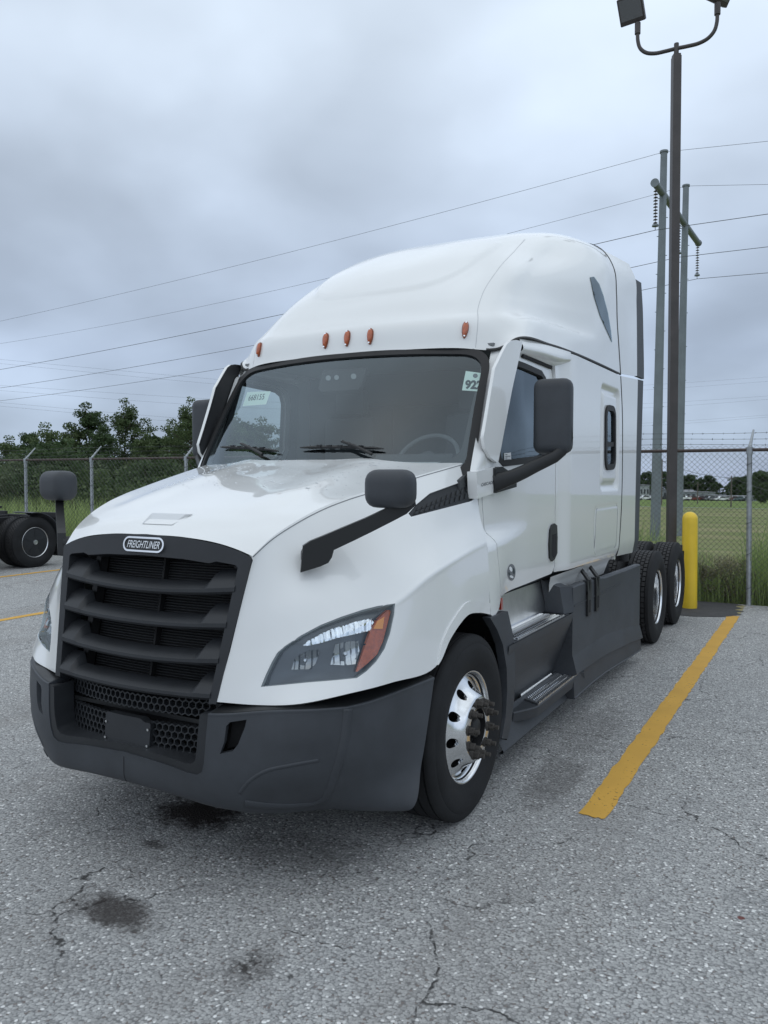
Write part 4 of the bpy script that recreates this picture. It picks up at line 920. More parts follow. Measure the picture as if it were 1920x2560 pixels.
def skirt():
    rows = lambda y: [(1.222,y,.862),(1.220,y,.838),(1.212,y,.80),(1.078,y,.43),(1.05,y,.372)]
    sk = lin([rows(y) for y in (1.70,1.9,2.3,2.7,3.06)], 'step_riser', 'dark_plastic', T, 25)
    lw = lin([[(1.10,y,.40),(1.135,y,.29),(1.185,y,.205),(1.178,y,.19),(1.15,y,.188),(1.15,y,.17)] for y in (1.72,2.0,2.6,3.06)], 'lower_skirt', 'dark_plastic', T, 25)
    # rear skirt
    def at(p, x): q = onx(z3(p)[0], x); return q[1], q[2]
    a = [at(p, 1.215) for p in ((1120,850),(1250,760),(1400,665),(1510,650),(1560,640))]
    b = [at(p, 1.25) for p in ((1185,930),(1300,850),(1420,775),(1500,745),(1560,730))]
    c = [at(p, 1.235) for p in ((1140,1110),(1280,985),(1400,895),(1480,850),(1535,822))]
    ys = np.array([3.07, 3.6, 4.2, 4.9, 5.475]); za = np.interp(ys, *zip(*a)); zb = np.interp(ys, *zip(*b)); zc = np.interp(ys, *zip(*c))
    print('skirt', za, zb, zc)
    tops = [(3.07,1.055),(3.33,1.055),(3.335,1.05),(3.44,1.05),(3.445,.93),(3.53,.93),(3.535,1.045),(3.70,1.04),(3.705,.93),(3.79,.93),(3.795,1.04),(3.9,1.035),(4.05,1.02),(4.9,1.0),(5.475,.992)]
    cols = []
    for y, zt in tops:
        A, Bz, Cz = (float(np.interp(y, ys, q)) for q in (za, zb, zc))
        cols.append([(1.16,y,zt),(1.205,y,zt),(1.215,y,zt-.012),(1.215,y,min(A+.005, zt-.05)),(1.22,y,A-.008),(1.25,y,Bz+.006),(1.252,y,Bz-.006),(1.228,y,Bz-.02),(1.235,y,Cz+.012),(1.243,y,Cz+.006),(1.235,y,Cz-.004),(1.17,y,Cz-.005)])
    rs = lin(cols, 'rear_skirt', 'dark_plastic', T, 22)
    cols2 = [[(1.06,3.07,c_[2]) if i == 0 else c_ for i, c_ in enumerate([(1.06,3.07,p[2]), p])] for p in cols[0]]
    lin([[q[0] for q in cols2], [q[1] for q in cols2]], 'skirt_end', 'dark_plastic', rs, 25)
    lin([[(p[0]-.12,5.475,p[2]) for p in cols[-1]], [p for p in cols[-1]]], 'skirt_end', 'dark_plastic', rs, 25)
    # moulded line near the top
    mb = MB(); mb.bar((1.214,3.1,.905),(1.214,4.6,.90),.012,.010); mb.build('moulded_line', 'dark_plastic', rs)
    # block above the top step
    blk_ = lin([[(1.06,2.78,1.13),(1.06,2.92,.872)],[(1.15,2.95,1.06),(1.20,2.90,.872)],[(1.215,3.08,1.055),(1.222,3.08,.862)]], 'step_block', 'dark_plastic', T, 20)
    lin([[(1.06,2.78,1.13),(1.06,3.08,1.10)],[(1.15,2.95,1.06),(1.16,3.08,1.06)],[(1.215,3.08,1.056),(1.16,3.09,1.056)]], 'block_top', 'dark_plastic', blk_, 20)
    # straps
    for y in (3.49, 3.75):
        PS = Func(lambda u, v: np.stack([1.232-.05*np.clip(v-.98, 0, 1), u, v], 1), (3,4.2,.5,1.3))
        st = panel('skirt_strap', PS, [(y-.05,.775),(y+.05,.775),(y+.058,1.055),(y+.03,1.055),(y,.955),(y-.03,1.055),(y-.058,1.055)], 'black_plastic', T, res=.03, thick=.03)
        mb = MB(); mb.bar((1.215,y+.045,1.045),(1.125,y+.10,1.135),.028,.02); mb.build('strap_hook', 'black_plastic', st)
        panel('strap_slot', PS, [(y-.028,.80),(y+.028,.80),(y+.028,.90),(y-.028,.90)], 'dark_void', st, res=.03, off=.001)
    # kick plate and treads
    KP = Func(lambda u, v: np.stack([1.055+.02*(1.13-v), u, v], 1), (1.4,3.2,.7,1.3))
    panel('kick_plate', KP, [(1.70,.88),(2.93,.88),(2.80,1.12),(1.70,1.12)], 'alu', T, res=.1)
    def tread(name, x0, x1, y0, y1, z, skew, m0):
        mb = MB(); n = 5
        mb.prism([(x0,y0+skew),(x1,y0),(x1,y1),(x0,y1)], 'z', z-.012, z); t = mb.build(name, 'tread_plate', T)
        mb = MB(); cols_ = 6
        for i in range(cols_):
            fx = (i+.5)/cols_; x = x0+(x1-x0)*fx; ya = y0+skew*(1-fx)+.03; big = i in (1, 3); d = .019 if big else .014; k = int((y1-.03-ya)/ (d*1.6))
            for j in range(k):
                y = ya+j*(y1-.03-ya)/k; r = d*.5; h = .010 if big else .007
                mb.add([(x-r*(1.6 if big else 1),y-r*.7,z),(x+r*(1.6 if big else 1),y-r*.7,z),(x+r*(1.6 if big else 1),y+r*.7,z),(x-r*(1.6 if big else 1),y+r*.7,z),(x-r*.6,y,z+h),(x+r*.6,y,z+h)], [(0,1,5,4),(1,2,5),(2,3,4,5),(3,0,4)])
        for j in range(int((y1-y0)/.038)):
            y = y0+.01+j*.038; mb.box((x1-.006,y,z-.006),(x1+.005,y+.024,z+.009))
        mb.build('tread_teeth', 'chrome', t, kind='stuff')
        mb = MB(); mb.box((x0-.022,y0+skew,z-.002),(x0-.002,y1,z+.022)); mb.build('tread_lip', 'chrome', t)
        return t
    tread('upper_step', 1.075, 1.212, 1.86, 2.88, .872, .0, 0)
    lin([[(1.05,1.70,.866),(1.222,1.78,.866)],[(1.05,2.97,.866),(1.222,2.97,.866)]], 'step_pan', 'dark_plastic', T)
    # lower step body
    mb = MB(); S = []
    for y, x1_, zt, zb_ in ((2.02,1.14,.365,.30),(2.20,1.225,.366,.295),(2.26,1.232,.368,.29),(3.24,1.232,.368,.29),(3.28,1.225,.368,.29)):
        S.append([(1.04,y,zt),(x1_-.006,y,zt),(x1_,y,zt-.008),(x1_-.01,y,zb_),(1.04,y,zb_-.01)])
    loft(mb, S); sb = mb.build('lower_step_body', 'dark_plastic', T, 25)
    tread('lower_step', 1.075, 1.226, 2.24, 3.22, .378, .10, 0)
    mb = MB(); mb.add([(1.05,3.12,.37),(1.22,3.20,.37),(1.245,3.30,.36),(1.235,3.36,.30),(1.05,3.24,.48),(1.10,3.30,.50),(1.216,3.36,.49)], [(0,1,4),(1,2,5,4),(2,6,5),(2,3,6),(1,3,2)]); mb.build('step_fairing', 'dark_plastic', T, 20)
    # red reflector at the foot of the door
    mb = MB(); mb.box((1.165,1.66,1.085),(1.185,1.685,1.155)); mb.build('side_reflector', mat('red_lens', (.35,.03,.015), .25, coat=1), T)
before = set(o.name for o in T.children)
skirt()
for o in [o for o in T.children if o.name not in before]+[skr]: mir(o, None, T)

# ---------------------------------------------------------------- wheels
def polar_disc(name, prof, holes, m, parent, n=None):
    """disc of revolution about x with round holes; domain is (arc at r=.2, r)"""
    pr = np.array(prof); S = Func(lambda u, v: np.stack([np.interp(v, pr[:, 1], pr[:, 0]), v*np.cos(u/.2), v*np.sin(u/.2)], 1), (0, 2*math.pi*.2, 0, .4))
    r0, r1 = pr[0, 1], pr[-1, 1]; k = 5; parts = []
    V = []; F = []
    seg = 2*math.pi/holes[0]; W_ = seg*.2
    out_ = [(-W_/2, r0), (W_/2, r0), (W_/2, r1), (-W_/2, r1)]
    hr = holes[2]; hole = [(hr*math.cos(t)*.2/holes[1], holes[1]+hr*math.sin(t)) for t in np.linspace(0, 2*math.pi, 20, endpoint=False)]
    t = panel('tmp', S, out_, m, None, [hole], res=.011, thick=0)
    me = t.data; co = np.array([v.co[:] for v in me.vertices]); fs = [tuple(p.vertices) for p in me.polygons]
    bpy.data.objects.remove(t)
    for i in range(holes[0]):
        a = seg*i; c, s = math.cos(a), math.sin(a); b = len(V)
        V += [(p[0], p[1]*c-p[2]*s, p[1]*s+p[2]*c) for p in co]; F += [tuple(q+b for q in f) for f in fs]
        # hole barrel
        b = len(V); th = np.linspace(0, 2*math.pi, 20, endpoint=False)
        for d in (0, -.018):
            for q in th:
                r = holes[1]+hr*math.sin(q); an = hr*math.cos(q)/holes[1]+a; x = np.interp(r, pr[:, 1], pr[:, 0])+d; V.append((x, r*math.cos(an), r*math.sin(an)))
        F += [(b+j, b+(j+1) % 20, b+20+(j+1) % 20, b+20+j) for j in range(20)]
    mb = MB(); mb.add(V, F); o = mb.build(name, m, parent, None, fix=False)
    bm = bmesh.new(); bm.from_mesh(o.data); bmesh.ops.remove_doubles(bm, verts=bm.verts[:], dist=.0004); bmesh.ops.recalc_face_normals(bm, faces=bm.faces[:]); bm.to_mesh(o.data); bm.free()
    o.data.polygons.foreach_set('use_smooth', [True]*len(o.data.polygons)); o.data.set_sharp_from_angle(angle=math.radians(38)); return o
def whl(name):
    o = bpy.data.objects.new(name, None); col.objects.link(o); o.parent = T; o.empty_display_size = .2; return o
def tyre_prof(R, w, grooves):
    x0 = .004; P = [(-.03,.285),(-.004,.296),(.006,.308),(.010,.325),(.022,.35),(.030,.385),(.031,.42),(.026,.45),(.020,.458),(.020,.468),(.012,.485),(.002,R-.008),(-.008,R-.002)]
    xs = np.linspace(-.03, -w+.03, grooves)
    for x in xs: P += [(x+.006,R),(x+.004,R-.012),(x-.004,R-.012),(x-.006,R)]
    P += [(-w+.008,R-.002),(-w-.002,R-.010),(-w-.012,.485),(-w-.028,.42),(-w-.022,.35),(-w-.006,.31),(-w+.03,.285)]
    return P
def steer_wheel():
    wv = whl('front_wheel')
    mb = MB(); mb.lathe(tyre_prof(.508, .25, 4), n=96); mb.build('tyre', 'tyre', wv, 35)
    rim = polar_disc('rim', [(.058,.108),(.060,.112),(.060,.168),(.054,.178),(.030,.196),(.004,.216),(-.014,.240),(-.028,.262),(-.034,.276)], (10, .222, .027), 'chrome', wv)
    mb = MB(); mb.lathe([(-.034,.276),(-.030,.286),(-.012,.292),(-.004,.2945),(.003,.300),(.004,.306),(0,.312),(-.006,.310)], n=96); mb.build('rim_lip', 'chrome', rim, 60)
    mb = MB(); mb.lathe([(.058,.108),(.0,.105),(-.06,.104)], n=48); mb.lathe([(-.05,.27),(-.06,.10),(-.06,.001)], n=48); mb.build('wheel_barrel', 'dark_void', rim, 60)
    hub = MB(); hub.lathe([(-.03,.105),(-.01,.098),(.012,.090),(.016,.060),(.040,.056),(.052,.050),(.058,.030),(.058,.001)], n=40); hb = hub.build('hub', 'black_plastic', wv, 40)
    for i in range(10):
        t = 2*math.pi*(i+.5)/10; y, z = .143*math.cos(t), .143*math.sin(t); mb = MB()
        mb.lathe([(.060,.027),(.066,.027),(.068,.023)], c=(0,y,z), n=16); mb.lathe([(.066,.0205),(.096,.0205),(.099,.016)], c=(0,y,z), n=6); mb.lathe([(.097,.012),(.124,.012),(.125,.001)], c=(0,y,z), n=10)
        mb.build('lug_nut', 'rust_steel', wv, 30)
    return wv
def drive_tyre(parent, dx):
    mb = MB(); R = .505; w = .245
    P = [(-.03,.285),(-.004,.296),(.006,.308),(.012,.325),(.024,.35),(.032,.385),(.032,.42),(.026,.45),(.019,.47),(.010,.495),(.0,.517),(-.008,.520),(-.034,.521),(-.036,R)]
    P2 = [(-w+.036,R),(-w+.034,.521),(-w+.008,.520),(-w,.517),(-w-.014,.49),(-w-.03,.42),(-w-.022,.35),(-w-.006,.31),(-w+.03,.285)]
    mb.lathe([(a+dx, r) for a, r in P+P2], n=88); t = mb.build('tyre', 'tyre', parent, 30)
    mb = MB(); nb = 56; rows = [(-.042,-.078),(-.086,-.122),(-.130,-.166),(-.174,-.203)]
    for k, (a, b) in enumerate(rows):
        for i in range(nb):
            t0 = 2*math.pi*(i+.5*(k % 2)+.06)/nb; t1 = t0+2*math.pi*.84/nb; V = []
            for r, ins in ((R-.002, 0), (.5205, .0015)):
                for x, tt in ((a-ins, t0+ins*2), (b+ins, t0+ins*2), (b+ins, t1-ins*2), (a-ins, t1-ins*2)): V.append((x+dx, r*math.cos(tt), r*math.sin(tt)))
            mb.add(V, [(4,5,6,7),(0,1,5,4),(1,2,6,5),(2,3,7,6),(3,0,4,7)])
    mb.build('tread', 'tread', t, kind='stuff'); return t
def drive_wheel():
    wv = whl('rear_wheel'); drive_tyre(wv, 0); drive_tyre(wv, -.335)
    mb = MB(); mb.lathe([(-.006,.310),(0,.312),(.004,.306),(.003,.300),(-.006,.294),(-.02,.290),(-.06,.287),(-.13,.283),(-.165,.268),(-.178,.24),(-.170,.21),(-.160,.178),(-.158,.11)], n=96); rim = mb.build('rim', 'chrome', wv, 50)
    mb = MB(); mb.lathe([(-.158,.112),(-.08,.105),(-.06,.10),(-.055,.07),(-.05,.001)], n=40); mb.build('hub', 'frame_black', wv, 40)
    for i in range(10):
        t = 2*math.pi*(i+.5)/10; y, z = .143*math.cos(t), .143*math.sin(t); mb = MB()
        mb.lathe([(-.16,.0205),(-.128,.0205),(-.124,.015)], c=(0,y,z), n=6); mb.lathe([(-.126,.012),(-.10,.012),(-.099,.001)], c=(0,y,z), n=10); mb.build('lug_nut', 'rust_steel', wv, 30)
    return wv
def put(wv, x, y, z, flip=False):
    wv.location = (x, y, z)
    if flip: wv.rotation_euler = (0, 0, math.pi)
def cptree(o, parent):
    c = o.copy(); col.objects.link(c); c.parent = parent
    for ch in o.children: cptree(ch, c)
    return c
fw = steer_wheel(); put(fw, 1.172, 1.2, .504); fw.rotation_euler = (.13, 0, 0)
f2 = cptree(fw, T); f2.rotation_euler = (0, 0, 0); put(f2, -1.172, 1.2, .504, True)
dw = drive_wheel(); put(dw, 1.19, 6.536, .515)
for x, y, fl_ in ((1.19, 7.856, False), (-1.19, 6.536, True), (-1.19, 7.856, True)): put(cptree(dw, T), x, y, .515, fl_)

# ---------------------------------------------------------------- chassis
for s in (-1, 1):
    mb = MB(); mb.box((s*.43-.04,.55,.76),(s*.43+.04,8.45,1.02),.006); mb.build('frame_rail', 'frame_black', T)
for y in (6.536, 7.856):
    mb = MB(); mb.tube([(-1.0,y,.515),(1.0,y,.515)], .07, 12); mb.lathe([(-.16,.02),(-.14,.16),(0,.2),(.14,.16),(.16,.02)], axis='y', c=(0,y-.02,.515), n=20); mb.build('drive_axle', 'frame_black', T, 50)
for y in (5.0, 5.8, 7.2, 8.4):
    mb = MB(); mb.box((-.40,y-.05,.78),(.40,y+.05,1.0),.01); mb.build('crossmember', 'frame_black', T)
mb = MB(); mb.box((-.42,4.75,1.03),(.42,5.6,1.05)); mb.build('deck_plate', 'tread_plate', T)
mb = MB(); mb.prism([(-.45,6.75),(.45,6.75),(.47,7.2),(.30,7.75),(.12,7.78),(.06,7.3),(-.06,7.3),(-.12,7.78),(-.30,7.75),(-.47,7.2)], 'z', 1.13, 1.17); fwp = mb.build('fifth_wheel', 'frame_black', T)
mb = MB(); mb.box((-.40,6.95,1.02),(.40,7.35,1.13)); mb.build('fifth_wheel_mount', 'frame_black', fwp)
mb = MB(); mb.box((-1.16,8.40,.88),(1.16,8.46,.96),.01); hb = mb.build('mudflap_hanger', 'frame_black', T)
for s in (-1, 1):
    mb = MB(); mb.box((s*.88-.30,8.44,.30),(s*.88+.30,8.45,.88)); mb.build('mudflap', 'rubber', T)
    mb = MB(); mb.tube([(s*1.0,5.62,1.0),(s*1.0,5.62,1.10)], .07, 14); mb.build('air_tank', 'frame_black', T, 50)
    mb = MB(); mb.tube([(s*.95,5.15,.72),(s*.95,5.9,.72)], .16, 20); mb.build('tank', 'frame_black', T, 50)
mb = MB(); mb.box((-.36,.25,.45),(.36,2.2,1.45),.05); mb.build('engine_block', 'frame_black', T)
mb = MB(); mb.box((-.98,2.0,.34),(.98,5.2,1.10),.03); mb.build('underbody_blocker', 'frame_black', T)  # plain dark box added under the cab to block light
mb = MB(); mb.tube([(-1.0,1.2,.45),(-.6,1.2,.36),(.6,1.2,.36),(1.0,1.2,.45)], .06, 10); mb.build('front_axle', 'frame_black', T, 50)
for s in (-1, 1):
    mb = MB(); n = 22; V = []; F = []
    for j in range(n+1):
        t = math.radians(-25+ (215+10)*j/n); r = .63
        for x in (.70, 1.185): V.append((s*x, 1.2+r*math.cos(t), .53+r*math.sin(t)))
    for j in range(n): F.append((2*j, 2*j+1, 2*j+3, 2*j+2))
    F.append(tuple(2*j for j in range(n+1))); mb.add(V, F); mb.build('wheel_well', 'dark_void', T)
mb = MB(); mb.box((-.98,.30,.42),(-.74,.66,.86)); mb.box((.74,.30,.42),(.98,.66,.86)); mb.build('bumper_bracket', 'dark_void', T)
mb = MB(); mb.box((-1.02,.62,1.20),(1.02,1.45,1.24)); mb.build('firewall_tray', 'dark_void', T)
mb = MB(); mb.box((-1.0,1.5,1.2),(1.0,1.53,1.9)); mb.build('firewall', 'dark_void', T)
# ================================================================== ground
def gz(x, y): return np.interp(np.asarray(y, float), [-2000, 9.9, 20, 45, 100, 150, 240, 1500], [0, 0, -.45, -1.9, -3.0, -3.9, -5.5, -35.])-.04
def asphalt():
    m = bpy.data.materials.new('asphalt'); m.use_nodes = True; t = m.node_tree; b = t.nodes['Principled BSDF']; M['asphalt'] = m
    ge = N(t, 'ShaderNodeNewGeometry'); P = ge.outputs['Position']
    def noise(sc, det=4., ro=.55, vec=None): n = N(t, 'ShaderNodeTexNoise', i_Scale=sc, i_Detail=det, i_Roughness=ro); L(t, vec or P, n.inputs['Vector']); return n
    def rng_(s, a, b_, c=0., d=1., smooth=False):
        r = N(t, 'ShaderNodeMapRange'); r.interpolation_type = 'SMOOTHSTEP' if smooth else 'LINEAR'; L(t, s, r.inputs[0]); [setattr(r.inputs[i+1], 'default_value', v) for i, v in enumerate((a, b_, c, d))]; return r.outputs[0]
    def mth(op, a, b_=None):
        n = N(t, 'ShaderNodeMath', operation=op)
        for i, v in enumerate((a, b_)):
            if v is None: continue
            if isinstance(v, (int, float)): n.inputs[i].default_value = v
            else: L(t, v, n.inputs[i])
        return n.outputs[0]
    def mix(f, a, b_):
        n = N(t, 'ShaderNodeMix', data_type='RGBA'); L(t, f, n.inputs['Factor']) if not isinstance(f, float) else setattr(n.inputs['Factor'], 'default_value', f)
        for k, v in (('A', a), ('B', b_)):
            if isinstance(v, tuple): n.inputs[k].default_value = (*v, 1)
            else: L(t, v, n.inputs[k])
        return n.outputs['Result']
    wob = noise(30., 2.); wv = N(t, 'ShaderNodeVectorMath', operation='SCALE'); L(t, wob.outputs['Color'], wv.inputs[0]); wv.inputs['Scale'].default_value = .012
    av = N(t, 'ShaderNodeVectorMath', operation='ADD'); L(t, P, av.inputs[0]); L(t, wv.outputs[0], av.inputs[1])
    v1 = N(t, 'ShaderNodeTexVoronoi', feature='F1', i_Scale=82.0); L(t, av.outputs[0], v1.inputs['Vector'])
    v2 = N(t, 'ShaderNodeTexVoronoi', feature='F1', i_Scale=150.0); L(t, av.outputs[0], v2.inputs['Vector'])
    sc1 = N(t, 'ShaderNodeSeparateColor'); L(t, v1.outputs['Color'], sc1.inputs[0]); sc2 = N(t, 'ShaderNodeSeparateColor'); L(t, v2.outputs['Color'], sc2.inputs[0])
    st = mth('ADD', mth('MULTIPLY', rng_(sc1.outputs[0], 0, 1, 0, 1), .62), mth('MULTIPLY', rng_(sc2.outputs[0], 0, 1, 0, 1), .38))
    stone = mix(st, (.20, .203, .20), (.60, .602, .59))
    stone = mix(rng_(sc1.outputs[1], .94, .97), stone, (.88, .88, .86))
    stone = mix(rng_(sc1.outputs[2], .93, .97), stone, (.17, .14, .125))
    gap = mth('MULTIPLY', rng_(v1.outputs['Distance'], .50, .80, 0, 1, True), .75)
    c = mix(gap, stone, (.10, .102, .105))
    big = noise(.55, 5., .6); c = mix(rng_(big.outputs[0], .35, .7, .0, .28), c, (.29, .295, .30))
    mid = noise(3.2, 6., .65); c = mix(rng_(mid.outputs[0], .5, .78, 0, .35), c, (.19, .193, .197))
    # worn wheel tracks, streaked along the stalls
    mp = N(t, 'ShaderNodeMapping'); mp.inputs['Scale'].default_value = (.9, .12, 1); L(t, P, mp.inputs['Vector']); tr = noise(1., 5., .6, mp.outputs[0]); c = mix(rng_(tr.outputs[0], .5, .72, 0, .40), c, (.20, .185, .17))
    # cracks
    dn = noise(1.6, 4.); dvv = N(t, 'ShaderNodeVectorMath', operation='SCALE'); L(t, dn.outputs['Color'], dvv.inputs[0]); dvv.inputs['Scale'].default_value = .55
    dn2 = noise(11., 3.); dv2 = N(t, 'ShaderNodeVectorMath', operation='SCALE'); L(t, dn2.outputs['Color'], dv2.inputs[0]); dv2.inputs['Scale'].default_value = .07
    a1 = N(t, 'ShaderNodeVectorMath', operation='ADD'); L(t, P, a1.inputs[0]); L(t, dvv.outputs[0], a1.inputs[1]); a2 = N(t, 'ShaderNodeVectorMath', operation='ADD'); L(t, a1.outputs[0], a2.inputs[0]); L(t, dv2.outputs[0], a2.inputs[1])
    cr1 = N(t, 'ShaderNodeTexVoronoi', feature='DISTANCE_TO_EDGE', i_Scale=.85); L(t, a2.outputs[0], cr1.inputs['Vector'])
    cr2 = N(t, 'ShaderNodeTexVoronoi', feature='DISTANCE_TO_EDGE', i_Scale=2.6); L(t, a2.outputs[0], cr2.inputs['Vector'])
    k1 = mth('MULTIPLY', rng_(cr1.outputs[0], .0035, .0085, 1, 0), rng_(noise(.9, 2.).outputs[0], .47, .60))
    k2 = mth('MULTIPLY', rng_(cr2.outputs[0], .006, .016, 1, 0), rng_(noise(1.3, 2.).outputs[0], .60, .68))
    brk = rng_(noise(26., 2.).outputs[0], .40, .55); k = mth('MULTIPLY', mth('MAXIMUM', k1, k2), brk)
    c = mix(mth('MULTIPLY', k, .9), c, (.035, .034, .033))
    # pits
    pit = noise(17., 2., .5); c = mix(rng_(pit.outputs[0], .70, .76, 0, .85), c, (.045, .045, .045))
    # oil stains where they lie, the under-bumper one with shadow painted in: x, y, rx, ry, strength
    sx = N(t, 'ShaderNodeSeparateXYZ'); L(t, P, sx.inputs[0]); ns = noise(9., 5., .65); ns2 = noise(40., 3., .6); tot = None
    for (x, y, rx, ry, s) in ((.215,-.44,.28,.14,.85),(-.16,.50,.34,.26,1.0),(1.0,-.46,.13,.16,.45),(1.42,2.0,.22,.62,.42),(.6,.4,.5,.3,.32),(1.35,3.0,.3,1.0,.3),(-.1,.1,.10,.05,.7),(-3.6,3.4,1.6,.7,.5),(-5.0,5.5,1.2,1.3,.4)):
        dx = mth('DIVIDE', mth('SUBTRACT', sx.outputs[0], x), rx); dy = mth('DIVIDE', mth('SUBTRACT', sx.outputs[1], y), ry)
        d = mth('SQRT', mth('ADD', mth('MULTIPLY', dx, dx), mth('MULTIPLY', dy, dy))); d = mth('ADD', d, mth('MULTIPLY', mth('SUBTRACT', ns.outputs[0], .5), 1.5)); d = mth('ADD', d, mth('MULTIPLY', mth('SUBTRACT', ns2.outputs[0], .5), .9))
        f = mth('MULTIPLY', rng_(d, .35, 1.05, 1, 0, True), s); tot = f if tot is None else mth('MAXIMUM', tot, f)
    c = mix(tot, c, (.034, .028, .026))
    rs = noise(300., 1.); c = mix(rng_(noise(5.5, 1., .3).outputs[0], .812, .816, 0, .9), c, (.14, .035, .03))
    L(t, c, b.inputs['Base Color']); b.inputs['Roughness'].default_value = .88; b.inputs['Specular IOR Level'].default_value = .28
    h = mth('SUBTRACT', mth('MULTIPLY', mth('SUBTRACT', 1.0, v1.outputs['Distance']), mth('ADD', sc1.outputs[0], .3)), mth('MULTIPLY', k, 2.5))
    bp = N(t, 'ShaderNodeBump', i_Strength=.55, i_Distance=.006); L(t, h, bp.inputs['Height']); L(t, bp.outputs[0], b.inputs['Normal'])
    # line paint: the same surface showing through where the paint is worn
    def paintmat(nm, colr, wear):
        pm = bpy.data.materials.new(nm); pm.use_nodes = True; tt = pm.node_tree; pb = tt.nodes['Principled BSDF']; M[nm] = pm
        g = N(tt, 'ShaderNodeNewGeometry'); n1_ = N(tt, 'ShaderNodeTexNoise', i_Scale=38., i_Detail=5., i_Roughness=.7); L(tt, g.outputs['Position'], n1_.inputs['Vector'])
        n2_ = N(tt, 'ShaderNodeTexNoise', i_Scale=3., i_Detail=3.); L(tt, g.outputs['Position'], n2_.inputs['Vector']); mx_ = N(tt, 'ShaderNodeMix', data_type='RGBA'); L(tt, n2_.outputs[0], mx_.inputs['Factor'])
        mx_.inputs['A'].default_value = (*[q*.75 for q in colr], 1); mx_.inputs['B'].default_value = (*[q*1.1 for q in colr], 1); L(tt, mx_.outputs['Result'], pb.inputs['Base Color']); pb.inputs['Roughness'].default_value = .75
        ad_ = N(tt, 'ShaderNodeMath', operation='MULTIPLY_ADD'); L(tt, n2_.outputs[0], ad_.inputs[0]); ad_.inputs[1].default_value = .3; L(tt, n1_.outputs[0], ad_.inputs[2])
        rr_ = N(tt, 'ShaderNodeMapRange'); L(tt, ad_.outputs[0], rr_.inputs[0]); rr_.inputs[1].default_value = wear; rr_.inputs[2].default_value = wear+.06
        tb = N(tt, 'ShaderNodeBsdfTransparent'); ms_ = N(tt, 'ShaderNodeMixShader'); L(tt, rr_.outputs[0], ms_.inputs[0]); L(tt, pb.outputs[0], ms_.inputs[1]); L(tt, tb.outputs[0], ms_.inputs[2]); L(tt, ms_.outputs[0], tt.nodes['Material Output'].inputs[0])
    paintmat('line_paint', (.68, .385, .06), .79); paintmat('old_paint', (.42, .36, .16), .66)
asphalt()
mat('new_asphalt', (.045, .045, .047), .85, bump=.5, bscale=160, var=.6, vscale=9)
def field():
    m = bpy.data.materials.new('field'); m.use_nodes = True; t = m.node_tree; b = t.nodes['Principled BSDF']; M['field'] = m
    ge = N(t, 'ShaderNodeNewGeometry'); mp = N(t, 'ShaderNodeMapping'); mp.inputs['Scale'].default_value = (.06, .16, 1); L(t, ge.outputs['Position'], mp.inputs['Vector'])
    n = N(t, 'ShaderNodeTexNoise', i_Scale=1., i_Detail=8., i_Roughness=.65); L(t, mp.outputs[0], n.inputs['Vector'])
    n2_ = N(t, 'ShaderNodeTexNoise', i_Scale=4., i_Detail=6., i_Roughness=.7); L(t, ge.outputs['Position'], n2_.inputs['Vector'])
    sx = N(t, 'ShaderNodeSeparateXYZ'); L(t, ge.outputs['Position'], sx.inputs[0])
    far = N(t, 'ShaderNodeMapRange'); L(t, sx.outputs[1], far.inputs[0]); far.inputs[1].default_value = 148; far.inputs[2].default_value = 151
    r = N(t, 'ShaderNodeMapRange'); L(t, n.outputs[0], r.inputs[0]); r.inputs[1].default_value = .40; r.inputs[2].default_value = .66
    m1 = N(t, 'ShaderNodeMix', data_type='RGBA'); L(t, r.outputs[0], m1.inputs['Factor']); m1.inputs['A'].default_value = (.19, .235, .08, 1); m1.inputs['B'].default_value = (.33, .31, .16, 1)
    m2 = N(t, 'ShaderNodeMix', data_type='RGBA'); L(t, far.outputs[0], m2.inputs['Factor']); L(t, m1.outputs['Result'], m2.inputs['A']); m2.inputs['B'].default_value = (.18, .25, .07, 1)
    m3 = N(t, 'ShaderNodeMix', data_type='RGBA', blend_type='MULTIPLY'); m3.inputs['Factor'].default_value = .5; L(t, m2.outputs['Result'], m3.inputs['A']); L(t, n2_.outputs['Color'], m3.inputs['B'])
    L(t, m3.outputs['Result'], b.inputs['Base Color']); b.inputs['Roughness'].default_value = .9; b.inputs['Specular IOR Level'].default_value = .1
field()
xs = np.array([-1500,-600,-250,-120,-61,-60,-40,-20,0,15.9,16,60,120,250,600,1500.]); ys = np.array([-1500,-500,-200,-61,-40,-20,0,9.9,10,12,16,20,30,45,70,100,150,240,300,600,1500.])
V = [(x, y, float(gz(x, y))) for x in xs for y in ys]; k = len(ys); F = [(i*k+j, (i+1)*k+j, (i+1)*k+j+1, i*k+j+1) for i in range(len(xs)-1) for j in range(k-1)]
o = mk('field', V, F, 'field'); o['kind'] = 'structure'
V = []; F = []; nx = 20
V = [(-60,-60,0),(16,-60,0),(16,9.9,0),(-60,9.9,0),(-60,-60,-.3),(16,-60,-.3),(16,9.9,-.3),(-60,9.9,-.3)]
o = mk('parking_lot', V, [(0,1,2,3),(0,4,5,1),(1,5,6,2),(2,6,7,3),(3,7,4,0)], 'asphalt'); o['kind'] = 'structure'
def sheet(name, poly, z, m, kind=None):
    o = mk(name, [(x, y, z) for x, y in poly], [tuple(range(len(poly)))], m)
    if kind: o['kind'] = kind
    return o
